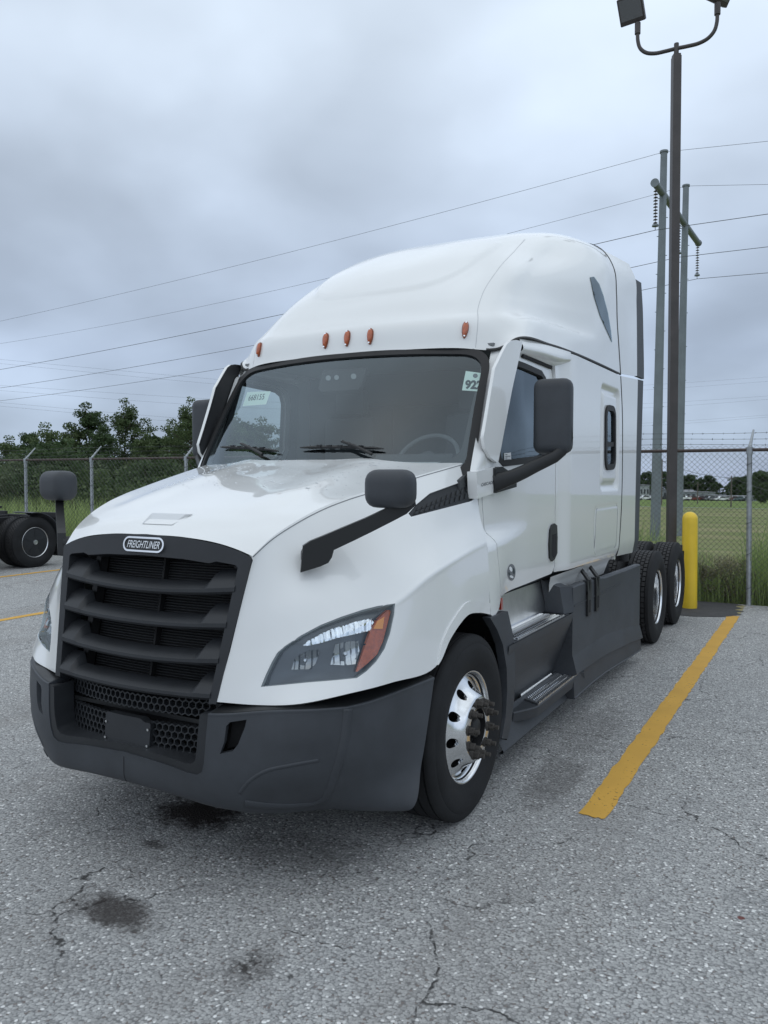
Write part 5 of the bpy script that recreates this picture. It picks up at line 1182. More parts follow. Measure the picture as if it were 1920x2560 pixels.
def ragged(x0, x1, y0, y1, a=.008, n=90, end=.02):
    r_ = random.Random(int(x0*100)+3); L_ = [(x0+r_.uniform(-a, a), y0+(y1-y0)*i/n) for i in range(n+1)]; R_ = [(x1+r_.uniform(-a, a), y0+(y1-y0)*i/n) for i in range(n+1)]
    E_ = [(x0+(x1-x0)*i/8, y0+r_.uniform(-end, end)) for i in range(1, 8)]; return E_+R_+L_[::-1]
grp = 'yellow stall lines'
for x0, x1, y0, lb in ((1.70,1.848,1.535,'yellow stall line on the grey asphalt beside the white truck'),(-2.45,-2.30,1.5,'yellow stall line on the far side of the white truck'),(-6.60,-6.46,1.5,'yellow stall line crossing the open lot nearer the white truck'),(-10.62,-10.48,1.5,'yellow stall line running past the covered wheel of the other truck')):
    o = sheet('stall_line', ragged(x0, x1, y0, 8.78), .004, 'line_paint'); tag(o, lb, 'line', grp)
o = sheet('worn_line', ragged(1.72, 1.83, 8.84, 9.80, .015), .004, 'old_paint'); tag(o, 'faded stub of old line paint near the fence post', 'line')
r_ = random.Random(5); ed = [(1.80+.05*math.sin(i*1.7)+r_.uniform(-.03,.03)-.05*(i > 7), 8.86+(9.9-8.86)*i/14) for i in range(15)]
o = sheet('asphalt_patch', [(-3.0,8.52),(.9,8.47),(1.3,8.46),(1.62,8.60),(1.74,8.72)]+ed+[(-3.0,9.9)], .005, 'new_asphalt'); o['kind'] = 'structure'

# ================================================================== bollard, light pole
TU = UPV*math.cos(.0131)-FWD*math.sin(.0131); TU = TU/np.linalg.norm(TU)
def upat(p, h, lean=0.0): return np.array(p)+(TU+RGT*lean)*h
def rotobj(o, p, lean=0):
    """put an object built along +z at p, standing along the true vertical"""
    z = Vector(TU+RGT*lean).normalized(); x = Vector(RGT); x = (x-z*x.dot(z)).normalized(); y = z.cross(x); m = Matrix((x, y, z)).transposed().to_4x4(); m.translation = Vector(p); o.matrix_world = m
mb = MB(); r = .104; mb.lathe([(0,r),(.02,r+.002),(1.20,r)]+[(1.27+r*.98*math.sin(a), r*math.cos(a)) for a in np.linspace(0, math.pi/2-.01, 9)], axis='z', n=40)
bo_ = mb.build('bollard', 'yellow_plastic', None, 60); rotobj(bo_, (1.148,9.195,.0), .004); tag(bo_, 'yellow plastic-sleeved round-topped bollard behind the rear tyres', 'bollard')
lp = empty('light_pole', (0,0,0), 'dark bronze square lamp pole with twin curved arms and floodlights', 'lamp pole')
LB = ony((1678,1400), 9.25); LB = np.array((LB[0], 9.25, 0.)); rotobj(lp, LB, .006); lp.empty_display_size = .3
ltop = float(ony((1692,128), 9.35)[2])
mb = MB(); mb.box((-.058,-.058,0),(.058,.058,ltop),.006); mb.build('pole', 'bronze_paint', lp)
mb = MB(); mb.box((-.15,-.15,0),(.15,.15,.03)); mb.build('base_plate', 'bronze_paint', lp)
mb = MB(); mb.box((-.035,-.062-.03,.62),(.035,-.060,.82),.006) ; mb.build('junction_box', 'grey_box', lp)
mb = MB(); mb.tube([(0,0,ltop),(0,0,ltop+.19)], .034, 12); mb.build('tenon', 'bronze_paint', lp, 50)
mb = MB(); mb.prism([(-.05,-.05),(.05,-.05),(.05,.05),(-.05,.05)], 'z', ltop, ltop+.03); mb.build('pole_cap', 'bronze_paint', lp)
AD = Vector((.90,-.44,0)).normalized()
for s in (-1, 1):
    pts = [Vector((0,0,ltop+.12))+AD*s*q[0]+Vector((0,0,q[1])) for q in ((0,0),(.16,-.005),(.30,.0),(.42,.04),(.50,.12),(.535,.24),(.54,.36))]
    mb = MB(); mb.tube([v[:] for v in [Vector(p) for p in curve([p[:] for p in pts], 24)]], .027, 10); mb.build('arm', 'bronze_paint', lp, 60)
    e = pts[-1]; mb = MB(); mb.tube([(e+Vector((0,0,-.02)))[:], (e+Vector((0,0,.14)))[:]], .042, 10); mb.build('knuckle', 'bronze_paint', lp, 40)
    V_, F_ = rbox((0,0,0), (.36,.09,.36), .015, None, 2)
    Rm = Matrix.Rotation(math.radians(-22 if s < 0 else 18), 3, 'Y') @ Matrix.Rotation(math.radians(28), 3, 'X') @ Matrix.Rotation(math.radians(-38 if s < 0 else 30), 3, 'Z')
    ctr = e+Vector((-.10 if s < 0 else .05,-.02,.32)); mb = MB(); mb.add([(ctr+Rm @ Vector(v))[:] for v in V_], F_); fx = mb.build('floodlight', 'bronze_paint', lp, 40)
    mb = MB(); mb.add([(ctr+Rm @ Vector(v))[:] for v in [(-.155,-.048,-.12),(.155,-.048,-.12),(.155,-.048,.155),(-.155,-.048,.155)]], [(0,1,2,3)]); mb.build('lens', 'led_face', fx)
    for q in range(7):
        xx = -.15+.05*q; mb = MB(); mb.add([(ctr+Rm @ Vector(v))[:] for v in [(xx,.045,-.16),(xx+.008,.045,-.16),(xx+.008,.085,-.16),(xx,.085,-.16),(xx,.045,.16),(xx+.008,.045,.16),(xx+.008,.085,.16),(xx,.085,.16)]], [(0,1,2,3),(4,5,6,7),(0,1,5,4),(1,2,6,5),(2,3,7,6),(3,0,4,7)]); mb.build('cooling_fin', 'bronze_paint', fx)

# ================================================================== chain-link fence
fn = empty('chain_link_fence', (0, 9.85, 0), 'galvanised chain-link fence with rusty top rail and barbed wire along the lot', 'fence'); fn.location = (0,0,0)
FY = 9.86; RZ = 2.255; posts = [4.9,1.865,-1.2,-4.2,-6.6,-8.98,-11.85,-14.15,-17.1,-20.1]
tx, ty = TU[0]/TU[2], TU[1]/TU[2]
def fp(x, z, dy=0.): return (x+tx*z*.9, FY+ty*z*.5+dy, z)
for x in posts:
    mb = MB(); mb.tube([fp(x,-.2), fp(x, RZ-.02)], .036, 12); po = mb.build('post', 'galv', fn, 50)
    mb = MB(); mb.tube([fp(x,RZ-.06), fp(x,RZ+.04)], .046, 12); mb.tube([fp(x,RZ+.02), fp(x+.03,RZ+.30,.26)], [.026,.014], 8); mb.build('barb_arm', 'galv', po, 50)
    for z in (.25,.75,1.2,1.65,2.05):
        mb = MB(); mb.tube([(x+tx*z*.9+.041*math.cos(a), FY+ty*z*.5+.041*math.sin(a), z+.02*math.cos(a)) for a in np.linspace(0, 2*math.pi, 12, endpoint=False)], .004, 5, closed=True); mb.build('tie_wire', 'chain_wire', po)
mb = MB(); mb.tube([fp(x, RZ) for x in (9, *posts, -24)], .024, 8); mb.build('top_rail', 'rail_rust', fn, 50)
for j in range(3):
    f = (j+.6)/3; mb = MB(); pts = []
    rw = random.Random(j)
    xs_ = np.arange(9, -24, -.25); mb.tube([fp(x, RZ+.03+.27*f+.008*math.sin(x*2+j)+.012*math.cos(x*1.05), .26*f) for x in xs_], .0035, 4)
    bw = mb.build('barbed_wire', 'chain_wire', fn)
    mb = MB()
    for x in np.arange(7, -22, -.145):
        p = np.array(fp(x, RZ+.03+.27*f+.008*math.sin(x*2+j)+.012*math.cos(x*1.05), .26*f))
        for q in range(2): d = np.array((rw.uniform(-.2,.2), rw.uniform(-1,1), rw.uniform(-1,1))); d *= .016/np.linalg.norm(d); mb.tube([p-d, p+d], .0028, 3)
    mb.build('barb', 'chain_wire', bw, kind='stuff', fix=False)
ex = [9]+posts+[-24]
for a in range(len(ex)-1):
    x0, x1 = ex[a+1], ex[a]; near = x1 > -2.5; d = .039 if near else .060; rad = .0027 if near else .0036; mb = MB(); nxw = int((x1-x0)/d); nz = int((RZ+.05)/d); V = []; F = []
    dirs = [(rad, 0), (0, rad), (-rad, 0), (0, -rad)] if near else [(rad, 0), (-rad*.5, rad), (-rad*.5, -rad)]
    for i in range(nxw+1):
        xx = x0+i*d; base = len(V); kk = len(dirs)
        for j in range(nz+1):
            z = .02+j*d; x = xx+(d*.5 if ((i+j) % 2) else -d*.5); y = (.004 if (j % 2) else -.004)
            p = fp(x, z, y-.028)
            for (u_, v_) in dirs: V.append((p[0]+u_, p[1]+v_, p[2]))
        for j in range(nz):
            for q in range(kk): F.append((base+j*kk+q, base+j*kk+(q+1) % kk, base+(j+1)*kk+(q+1) % kk, base+(j+1)*kk+q))
    mk('wire_mesh', V, F, 'chain_wire', fn, kind='stuff')

# ================================================================== transmission line
ARM0 = atd((1637,457), 45.); ARM1 = atd((1746,608), 45.*731/580)
hf = empty('power_pylon', (0,0,0), 'grey steel H-frame power pylon with one cross arm and hanging insulators', 'pylon')
def onarm(px): # point on the arm line below a photo column
    t = np.linspace(-.2, 1.2, 600); P = ARM0+(ARM1-ARM0)*t[:, None]; k = np.argmin(np.abs(proj(P)[:, 0]-px)); return P[k]
mb = MB(); mb.tube([ARM0, ARM1], .20, 14); ca = mb.build('cross_arm', 'galv_pole', hf, 50)
for P in (ARM0, ARM1):
    d_ = (ARM1-ARM0)/np.linalg.norm(ARM1-ARM0)*.04; mb = MB(); mb.tube([P-d_, P+d_], .235, 16); mb.build('arm_cap', 'galv_pole', ca, 40)
TOPS = []
for px, pt in ((1656,380),(1711,465)):
    q = onarm(px); dep = (q-CAM) @ FWD; top = atd((px+4,pt), dep); base = np.array(q)-(TU+RGT*.017)*(q[2]+3.5)
    lean = (top-base)/np.linalg.norm(top-base); mb = MB(); mb.tube([base, base+(top-base)*.5, top], [.30,.25,.19], 16); po = mb.build('pole', 'galv_pole', hf, 50); TOPS.append(top)
    mb = MB(); mb.tube([top-lean*.05, top+lean*.06], .24, 16); mb.build('pole_cap', 'galv_pole', po, 40)
    for z in np.arange(2, 19, 1.1):
        p = base+lean*(z+3); s = -1 if int(z*10) % 2 else 1; mb = MB(); mb.tube([p+RGT*s*.2, p+RGT*s*(.31)], .022, 5); mb.build('climbing_peg', 'galv_pole', po)
INS = []
for k_, (P, py) in enumerate(((ARM0+(ARM1-ARM0)*.02, 563), (.5*(ARM0+ARM1), None), (ARM1-(ARM1-ARM0)*.02, 697))):
    ln = 2.35; st = empty('tmp', (0,0,0), 'x', 'x'); bpy.data.objects.remove(st)
    b0 = P-np.array((0,0,.2)); b1 = P-np.array((0,0,ln+.2)); INS.append(b1); mb = MB(); mb.tube([b0, b1], .02, 6); io = mb.build('insulator_string', 'insulator', hf, 40)
    for j in range(11):
        c_ = b0+(b1-b0)*(.08+.075*j); mb = MB(); mb.lathe([(.05,.02),(.03,.10),(-.01,.13),(-.03,.03)], axis='z', c=c_, n=12); mb.build('insulator_disc', 'insulator', io, 50)
    mb = MB(); mb.lathe([(.08,.03),(.06,.17),(-.04,.19),(-.08,.05)], axis='z', c=b1+np.array((0,0,.25)), n=14); mb.build('corona_ring', 'galv_pole', io, 50)
ad_ = ARM1-ARM0; WD = np.array((-ad_[1], ad_[0], 0.)); WD /= np.linalg.norm(WD)
if WD @ RGT > 0: WD = -WD       # towards the left of the view
def wire(name, p0, pts, rad, label, grp=None):
    """overhead wire in the vertical plane through p0 along the line; heights from where it shows"""
    P = []
    for (x, y) in pts:
        if y is None: P.append((0., p0[2])); continue
        rr_ = ray((x, y)); A = np.array([[rr_[0], -WD[0]], [rr_[1], -WD[1]]]); s = np.linalg.solve(A, (p0-CAM)[:2]); P.append((s[1], CAM[2]+rr_[2]*s[0]))
    P.sort(); ts = np.array([q[0] for q in P]); zs = np.array([q[1] for q in P]); K = np.polyfit(ts, zs, min(2, len(ts)-1)); 
    left = np.linspace(ts.min(), ts.max(), 60)
    fz = lambda t: np.interp(t, ts, zs) if len(ts) < 3 else np.polyval(K, t)
    mb = MB(); L_ = []; tt = np.concatenate([np.linspace(ts.min()-8, 0, 40), np.linspace(0, ts.max()+12, 50)[1:]])
    neg = [q for q in P if q[0] <= 0]; pos = [q for q in P if q[0] >= 0]
    def f(t):
        Q = neg if t < 0 else pos
        if len(Q) >= 3: kk = np.polyfit([q[0] for q in Q], [q[1] for q in Q], 2); return np.polyval(kk, t)
        if len(Q) == 2: kk = np.polyfit([q[0] for q in Q], [q[1] for q in Q], 1); return np.polyval(kk, t)
        return Q[0][1]
    mb.tube([np.array((p0[0]+WD[0]*t, p0[1]+WD[1]*t, f(t))) for t in tt], rad, 5); o = mb.build(name, 'wire_mat', None, 60); return tag(o, label, 'power line', grp)
wire('shield_wire', TOPS[0], [(0,803),(800,611),(0,None),(1920,353)], .011, 'thin overhead wire strung from the taller-looking left pylon pole top')
wire('shield_wire', TOPS[1], [(0,859),(775,706),(0,None),(1920,461)], .011, 'thin overhead wire strung from the right pylon pole top')
wire('power_line', INS[0], [(0,924),(700,787),(0,None),(1920,535)], .018, 'power line hung from the left end insulator of the pylon')
wire('power_line', INS[1], [(0,970),(642,862),(0,None),(1920,617)], .018, 'power line hung from the middle insulator behind the lamp pole')
wire('power_line', INS[2], [(0,1002),(602,914),(0,None),(1920,682)], .018, 'power line hung from the right end insulator of the pylon')
far_w = [((-60,893),(560,950),(1000,985),(1608,963),(1980,938)),((-60,903),(560,962),(1000,996),(1608,975),(1980,949)),((-60,960),(579,1000),(1000,1018),(1608,1009),(1980,986)),((-60,972),(579,1017),(1000,1030),(1608,1020),(1980,994)),((-60,1001),(501,1049),(1000,1072),(1608,1058),(1980,1033)),((-60,1010),(455,1055),(1000,1080),(1608,1065),(1980,1038))]
for w_ in far_w:
    P = np.array([atd(p, 190+20*i) for i, p in enumerate(w_)]); mb = MB(); mb.tube(curve(P, 60), .022, 4); o = mb.build('distant_line', 'wire_mat', None, 60); tag(o, 'faint distant power line low in the sky behind the truck', 'power line', 'faint distant power lines')

# ================================================================== vegetation
def leafcloud(r_, centers, n, size, squash=.8):
    """n small leaf quads scattered round clump centres (x, y, z, radius)"""
    C = np.array(centers); w_ = C[:, 3]**2; idx = r_.choice(len(C), n, p=w_/w_.sum()); d = r_.normal(size=(n, 3)); d /= np.linalg.norm(d, axis=1, keepdims=True); rad = r_.random(n)**.45
    P = C[idx, :3]+d*(C[idx, 3]*rad)[:, None]*np.array((1, 1, squash)); a = r_.normal(size=(n, 3)); a /= np.linalg.norm(a, axis=1, keepdims=True); b = np.cross(a, r_.normal(size=(n, 3))); b /= np.linalg.norm(b, axis=1, keepdims=True)
    s = size*(.6+.8*r_.random(n))[:, None]; V = np.stack([P-a*s*.5, P+b*s*.32, P+a*s*.5, P-b*s*.32], 1).reshape(-1, 3); F = np.arange(n*4).reshape(-1, 4); return V, F
def npmesh(name, V, F, m):
    me = bpy.data.meshes.new(name); me.vertices.add(len(V)); me.vertices.foreach_set('co', np.asarray(V, np.float32).ravel()); k = F.shape[1]; me.loops.add(F.size); me.loops.foreach_set('vertex_index', F.ravel().astype(np.int32)); me.polygons.add(len(F)); me.polygons.foreach_set('loop_start', np.arange(0, F.size, k, dtype=np.int32)); me.update(calc_edges=True); me.materials.append(M[m]); return me
def tree_mesh(seed, H, Wd, m, n=5200, leaf=.24, bare=.18, airy=1.0):
    r_ = np.random.default_rng(seed); mb = MB(); cen = []; tr = [(0,0,-1.)]; x = y = 0.
    for z in np.linspace(.15*H, .95*H, 6): x += r_.normal()*.02*H; y += r_.normal()*.02*H; tr.append((x, y, z))
    mb.tube(tr, list(np.interp(np.linspace(0, 1, 7), [0, .3, 1], [.035*H*.5, .022*H*.5, .004*H])), 7)
    nl = int(34*airy)
    for k in range(nl):
        z = H*(bare+(.97-bare)*(k+.5)/nl); p = np.array([np.interp(z, [q[2] for q in tr], [q[i] for q in tr]) for i in range(2)]+[z]); f = (z/H-bare)/(1-bare); prof = (math.sin(math.pi*min(1, .25+f*.73)))**.7; R = Wd/2*prof*(.65+.5*r_.random()); a = k*2.4+r_.normal()*.5
        e = p+np.array((math.cos(a)*R, math.sin(a)*R, .10*H*(.4+r_.random()))); mid_ = .5*(p+e)+np.array((0,0,-.01*H)); mb.tube([p, mid_, e], [.010*H*.5, .006*H*.5, .002*H], 5)
        for q in (.45, .75, 1.0): c_ = p+(e-p)*q+r_.normal(size=3)*.035*H; cen.append((*c_, Wd*.5*(.17+.17*r_.random())*(1.1-.3*q)))
    for k in range(6): a = r_.random()*6.3; cen.append((x+math.cos(a)*Wd*.08, y+math.sin(a)*Wd*.08, H*(.86+.12*r_.random()), Wd*.11))
    V, F = leafcloud(r_, cen, n, leaf); tm = mb; b_ = bpy.data.meshes.new('trunk'); b_.from_pydata([tuple(map(float, v)) for v in mb.V], [], mb.F); b_.update(); b_.materials.append(M['bark']); b_.polygons.foreach_set('use_smooth', [True]*len(b_.polygons)); return b_, npmesh('crown', V, F, m)
def shrub_mesh(seed, H, Wd, m, n=3600, leaf=.15):
    r_ = np.random.default_rng(seed); cen = []; mb = MB()
    for k in range(15):
        a = r_.random()*6.3; R = Wd/2*r_.random()**.6; z = H*(.25+.65*r_.random()*(1-.5*(R/(Wd/2))**2)); cen.append((R*math.cos(a), R*math.sin(a), z, Wd*(.12+.11*r_.random()))); mb.tube([(0,0,-.4),(R*.5*math.cos(a),R*.5*math.sin(a),z*.45),(R*math.cos(a),R*math.sin(a),z)], [.04,.025,.01], 5)
    V, F = leafcloud(r_, cen, n, leaf, .9); b_ = bpy.data.meshes.new('stems'); b_.from_pydata([tuple(map(float, v)) for v in mb.V], [], mb.F); b_.update(); b_.materials.append(M['bark']); return b_, npmesh('foliage', V, F, m)
TV = [tree_mesh(1, 10.5, 5.2, 'leaf_dark', 13000, .21, .06), tree_mesh(2, 11, 6.2, 'leaf_mid', 12000, .21, .08, .9), tree_mesh(3, 8, 4.6, 'leaf_dark', 8000, .21, .05), tree_mesh(4, 7, 4.8, 'leaf_mid', 8000, .21, .04), tree_mesh(5, 9, 7.0, 'leaf_dark', 6500, .40, .05)]
SV = [shrub_mesh(11, 3.2, 3.6, 'leaf_dark'), shrub_mesh(12, 2.6, 3.4, 'leaf_mid'), shrub_mesh(13, 3.6, 3.0, 'leaf_grey', 3000)]
def plant(kind, me, x, y, s, rz, label, cat, grp=None, sz=None):
    o = empty(kind, (x, y, float(gz(x, y))), label, cat, grp); o.rotation_euler = (0,0,rz); o.scale = (s, s, sz or s)
    for m_, nm in zip(me, ('trunk', 'crown') if kind == 'tree' else ('stems', 'foliage')): c_ = bpy.data.objects.new(nm, m_); col.objects.link(c_); c_.parent = o
    return o
def tree_px(v, px, top, dep, label, grp=None, wide=1.0):
    q = atd((px, 1188), dep); H0 = (10.5,11,8,7,9)[v]; g = float(gz(q[0], q[1])); zt = CAM[2]+(1188-top)/FPX*dep; s = (zt-g)/H0
    o = plant('tree', TV[v], q[0], q[1], s*wide, random.random()*6.3, label, 'tree', grp, s); return o
tree_px(0, 226, 1038, 92, 'tall dark broadleaf tree rising above the thicket, denser of two side by side', None, 1.25)
tree_px(1, 304, 1035, 96, 'tall airy tree beside a denser one above the thicket', None, 1.15)
tree_px(1, 486, 1036, 84, 'tall leafy tree rising behind the left door mirror')
tree_px(0, 548, 1062, 90, 'dark tree half hidden by the windshield pillar')
tree_px(2, 74, 1098, 95, 'small pointed dark tree standing above the low tree line')
g2 = 'trees of the thicket behind the fence'; lb2 = 'leafy green tree in the thicket behind the chain-link fence'
tl = [(-160,1118),(-95,1126),(-40,1132),(10,1128),(42,1122),(108,1118),(132,1100),(165,1112),(192,1100),(262,1100),(338,1122),(368,1118),(392,1103),(424,1112),(452,1092),(520,1085),(575,1080),(620,1072),(670,1085),(730,1075),(800,1090),(880,1085),(960,1095),(1040,1090),(1120,1100)]
LT = {2: 'slender dark green tree in the thicket behind the chain-link fence', 3: 'bushy mid green tree in the thicket behind the chain-link fence', 4: 'broad dark green tree in the thicket behind the chain-link fence'}
for i, (px, tp) in enumerate(tl): v_ = (2,3,4,3,2)[i % 5]; tree_px(v_, px, tp+random.uniform(-4,4), random.uniform(72,104), LT[v_], LT[v_].split(' in the')[0]+'s of the thicket', 1.15)
g3 = 'shrubs along the back of the fence'; lb3 = 'dense shrub growing behind the chain-link fence'
for i in range(46):
    px = -150+i*20+random.uniform(-9,9); dep = random.uniform(29,62); q = atd((px,1188), dep)
    if q[1] < 12.5: continue
    k_ = i % 3 if i % 4 else 0; lb3 = ('dense dark shrub growing behind the chain-link fence', 'light green shrub growing behind the chain-link fence', 'greyish green shrub growing behind the chain-link fence')[k_]
    plant('shrub', SV[k_], q[0], q[1], random.uniform(.85,1.3), random.random()*6.3, lb3, 'shrub', lb3.split(' growing')[0]+'s behind the fence')
# tall grass and weeds at the foot of the fence
def blades(name, n, fx, fy, fh, wd, m, label=None, bend=.35, seg=3):
    r_ = np.random.default_rng(len(name)+n); x = fx(r_, n); y = fy(r_, n); h = fh(r_, n, x); a = r_.random(n)*6.283; b = bend*h*(.3+r_.random(n)); z0 = gz(x, y); V = []; dx, dy = np.cos(a), np.sin(a); w_ = wd*(.6+.8*r_.random(n))
    rows = []
    for i in range(seg+1):
        t = i/seg; ww = w_*(1-t)**.7; cx = x+dx*b*t**2; cy = y+dy*b*t**2; cz = z0+h*(t-.12*t**3*bend); rows.append(np.stack([cx-dy*ww, cy+dx*ww, cz], 1)); rows.append(np.stack([cx+dy*ww, cy-dx*ww, cz], 1))
    A = np.stack(rows, 1); k = 2*(seg+1); base = np.arange(n)*k; F = np.concatenate([np.stack([base+2*i, base+2*i+1, base+2*i+3, base+2*i+2], 1) for i in range(seg)])
    o = obj(name, npmesh(name, A.reshape(-1, 3), F, m)); o['kind'] = 'stuff'; o['label'] = label; o['category'] = 'grass'; return o
lumps = lambda x: .62+.38*np.sin(x*3.1+1)*np.sin(x*1.3)+.25*np.sin(x*7.3)
blades('tall_grass', 9000, lambda r, n: r.uniform(-1.5, 8, n), lambda r, n: 10.0+1.8*r.random(n)**1.2, lambda r, n, x: (.35+.85*r.random(n)**1.5)*np.clip(lumps(x)+.3, .5, 1.3), .010, 'grass_tall', 'tall green grass growing behind the fence by the bollard')
blades('tall_grass', 16000, lambda r, n: r.uniform(-34, -1.5, n), lambda r, n: 10.1+5*r.random(n), lambda r, n, x: (.7+.9*r.random(n)), .013, 'grass_tall', 'tall green grass along the left stretch of the fence')
blades('field_grass', 16000, lambda r, n: r.uniform(-3, 16, n), lambda r, n: 11+14*r.random(n)**1.6, lambda r, n, x: (.08+.16*r.random(n)), .012, 'weed', 'short rough grass of the open field')
rw = np.random.default_rng(31); cen = [(1.35+rw.normal()*.30, 10.12+abs(rw.normal())*.25, .10+.45*rw.random(), .10+.08*rw.random()) for _ in range(26)]+[(2.4+rw.normal()*.35, 10.15+abs(rw.normal())*.25, .08+.3*rw.random(), .10+.06*rw.random()) for _ in range(16)]+[(rw.uniform(.3,4), 10.06+abs(rw.normal())*.15, .06+.12*rw.random(), .09) for _ in range(40)]
V, F = leafcloud(rw, cen, 9000, .032); o = obj('weeds', npmesh('weeds', V, F, 'weed')); o['kind'] = 'stuff'; o['label'] = 'scrubby low weeds at the foot of the fence'; o['category'] = 'weeds'
mat('flower', (.42,.40,.33), .8); V, F = leafcloud(rw, cen[:42], 420, .022); o = obj('weed_flowers', npmesh('weed_flowers', V, F, 'flower')); o['kind'] = 'stuff'; o['label'] = 'tiny pale flowers on the scrubby weeds'; o['category'] = 'weeds'

# ================================================================== far side of the field
mat('bldg_a', (.24,.26,.28), .8); mat('bldg_b', (.33,.35,.36), .8); mat('bldg_roof', (.20,.21,.22), .7, metal=.2); mat('bldg_dark', (.04,.045,.05), .5); mat('path', (.34,.34,.31), .9)
o = mk('path', [(-200,149,float(gz(0,149))+.04),(300,147,float(gz(0,147))+.04),(300,149,float(gz(0,149))+.04),(-200,151,float(gz(0,151))+.04)], [(0,1,2,3)], 'path'); o['kind'] = 'structure'
def gpt(px, dep): q = atd((px,1188), dep); return np.array((q[0], q[1], float(gz(q[0], q[1]))))
def building(px0, px1, top, dep, m, label, nwin, gable=False, ndoor=0):
    a, b_ = gpt(px0, dep), gpt(px1, dep); zt = CAM[2]+(1188-top)/FPX*dep; z0 = min(a[2], b_[2])-.5; d = (b_-a); d[2] = 0; ln = np.linalg.norm(d); d /= ln; n = np.array((-d[1], d[0], 0)); dp = max(8., ln*.6)
    r0 = empty('building', (*(.5*(a+b_))[:2], z0), label, 'building'); r0.rotation_euler = (0,0,math.atan2(d[1], d[0])); H = zt-z0; w2 = ln/2
    mb = MB(); mb.box((-w2,0,0),(w2,dp,H-.35)); mb.build('wall', m, r0)
    mb = MB()
    if gable: mb.prism([(-.3,H-.35),(dp/2,H+.5),(dp+.3,H-.35)], 'x', -w2-.3, w2+.3)
    else: mb.box((-w2-.25,-.25,H-.35),(w2+.25,dp+.25,H))
    mb.build('roof', 'bldg_roof', r0)
    for i in range(nwin):
        x = -w2+ln*(i+.5)/nwin; wd = ln/nwin*.5; mb = MB(); mb.box((x-wd/2,-.04,H*.45),(x+wd/2,.02,H*.72)); wn_ = mb.build('window', 'bldg_dark', r0)
    for i in range(ndoor):
        x = -w2+ln*(i+.5)/ndoor; mb = MB(); mb.box((x-1.2,-.05,.5),(x+1.2,.02,H*.75)); mb.build('door', 'bldg_b' if m == 'bldg_a' else 'bldg_a', r0)
building(1585,1624,1212,285,'bldg_b','pale two-storey building far across the field behind the pylon pole',5)
building(1640,1668,1224,300,'bldg_a','grey low building far across the field beside a wooden pole',3)
building(1690,1741,1228,290,'bldg_a','grey gabled warehouse far across the field above the white pickup',4, True)
building(1746,1789,1230,300,'bldg_b','pale flat-roofed warehouse with loading doors far across the field',0, False, 4)
building(1790,1815,1238,280,'bldg_b','small pale shed far across the field',2)
building(1820,1893,1240,270,'bldg_a','long low grey shed far across the field near the fence post',7)
cols_ = {'white': (.75,.76,.76), 'black': (.02,.02,.022), 'red': (.16,.03,.03), 'grey': (.16,.17,.18), 'silver': (.45,.46,.47), 'blue': (.22,.32,.36)}
for k_, v_ in cols_.items(): mat('car_'+k_, v_, .3, coat=1)
def car(px, dep, c_, label, pickup=False, rz=0.):
    p = gpt(px, dep); r0 = empty('parked_car', p, label, 'car', None); r0.rotation_euler = (0,0,YAW+rz)
    prof = [(-2.2,.35),(-2.25,.75),(-1.9,.92),(-1.0,1.0),(-.55,1.45),(.7,1.48),(1.5,1.0),(2.1,.9),(2.2,.55),(2.15,.35)] if not pickup else [(-2.6,.45),(-2.6,1.05),(-1.2,1.1),(-.6,1.75),(.7,1.78),(.75,1.1),(2.6,1.08),(2.6,.5)]
    mb = MB(); mb.prism(prof, 'y', -.85, .85); mb.build('body', 'car_'+c_, r0, 30)
    gl = [(-.95,1.03),(-.52,1.40),(.65,1.42),(1.35,1.03)] if not pickup else [(-1.05,1.15),(-.58,1.65),(.58,1.68),(.6,1.15)]
    for s in (-1, 1): mb = MB(); mb.prism(gl, 'y', s*.85, s*.87); mb.build('side_window', 'bldg_dark', r0)
    for x in (-1.4, 1.4):
        for s in (-1, 1): mb = MB(); mb.lathe([(-.1,.1),(-.1,.33),(.1,.33),(.1,.1)], axis='y', c=(x,s*.78,.33), n=14); mb.build('wheel', 'tyre', r0, 40)
car(1613,255,'white','white car parked at the field edge behind the pylon pole'); car(1632,257,'silver','silver car parked at the field edge behind the pylon pole')
car(1661,258,'black','black car parked by the wooden pole across the field'); car(1707,250,'white','white pickup truck parked across the field below the gabled warehouse', True); car(1722,255,'white','white car parked right behind the white pickup')
car(1732,254,'red','dark red car parked across the field below the gabled warehouse'); car(1752,256,'red','dark red car parked by the thin pole across the field'); car(1765,256,'black','black car parked before the warehouse loading doors'); car(1780,254,'grey','dark grey car parked before the warehouse loading doors')
car(1793,254,'silver','silver car parked beside a white car across the field'); car(1805,252,'white','white car parked before the small pale shed'); car(1835,252,'red','dark red car parked by the long low shed'); car(1848,252,'blue','pale blue car parked by the long low shed'); car(1866,252,'grey','dark grey car parked at the right end of the row by the shed')
g4 = 'far trees beyond the field'; lb4 = 'hazy green tree in the row behind the far buildings'
for px, tp in ((1560,1190),(1592,1188),(1612,1184),(1636,1190),(1660,1182),(1690,1200),(1712,1194),(1732,1190),(1752,1200),(1772,1192),(1790,1206),(1826,1208),(1842,1196),(1858,1194),(1874,1202),(1892,1184),(1912,1182),(1935,1184),(1965,1186),(2000,1182)):
    tree_px(4, px, tp, random.uniform(305,335), lb4, g4, 1.2)
tree_px(4, 1905, 1186, 200, 'dark tree on the near side of the far buildings beside the fence post', None, 1.0)
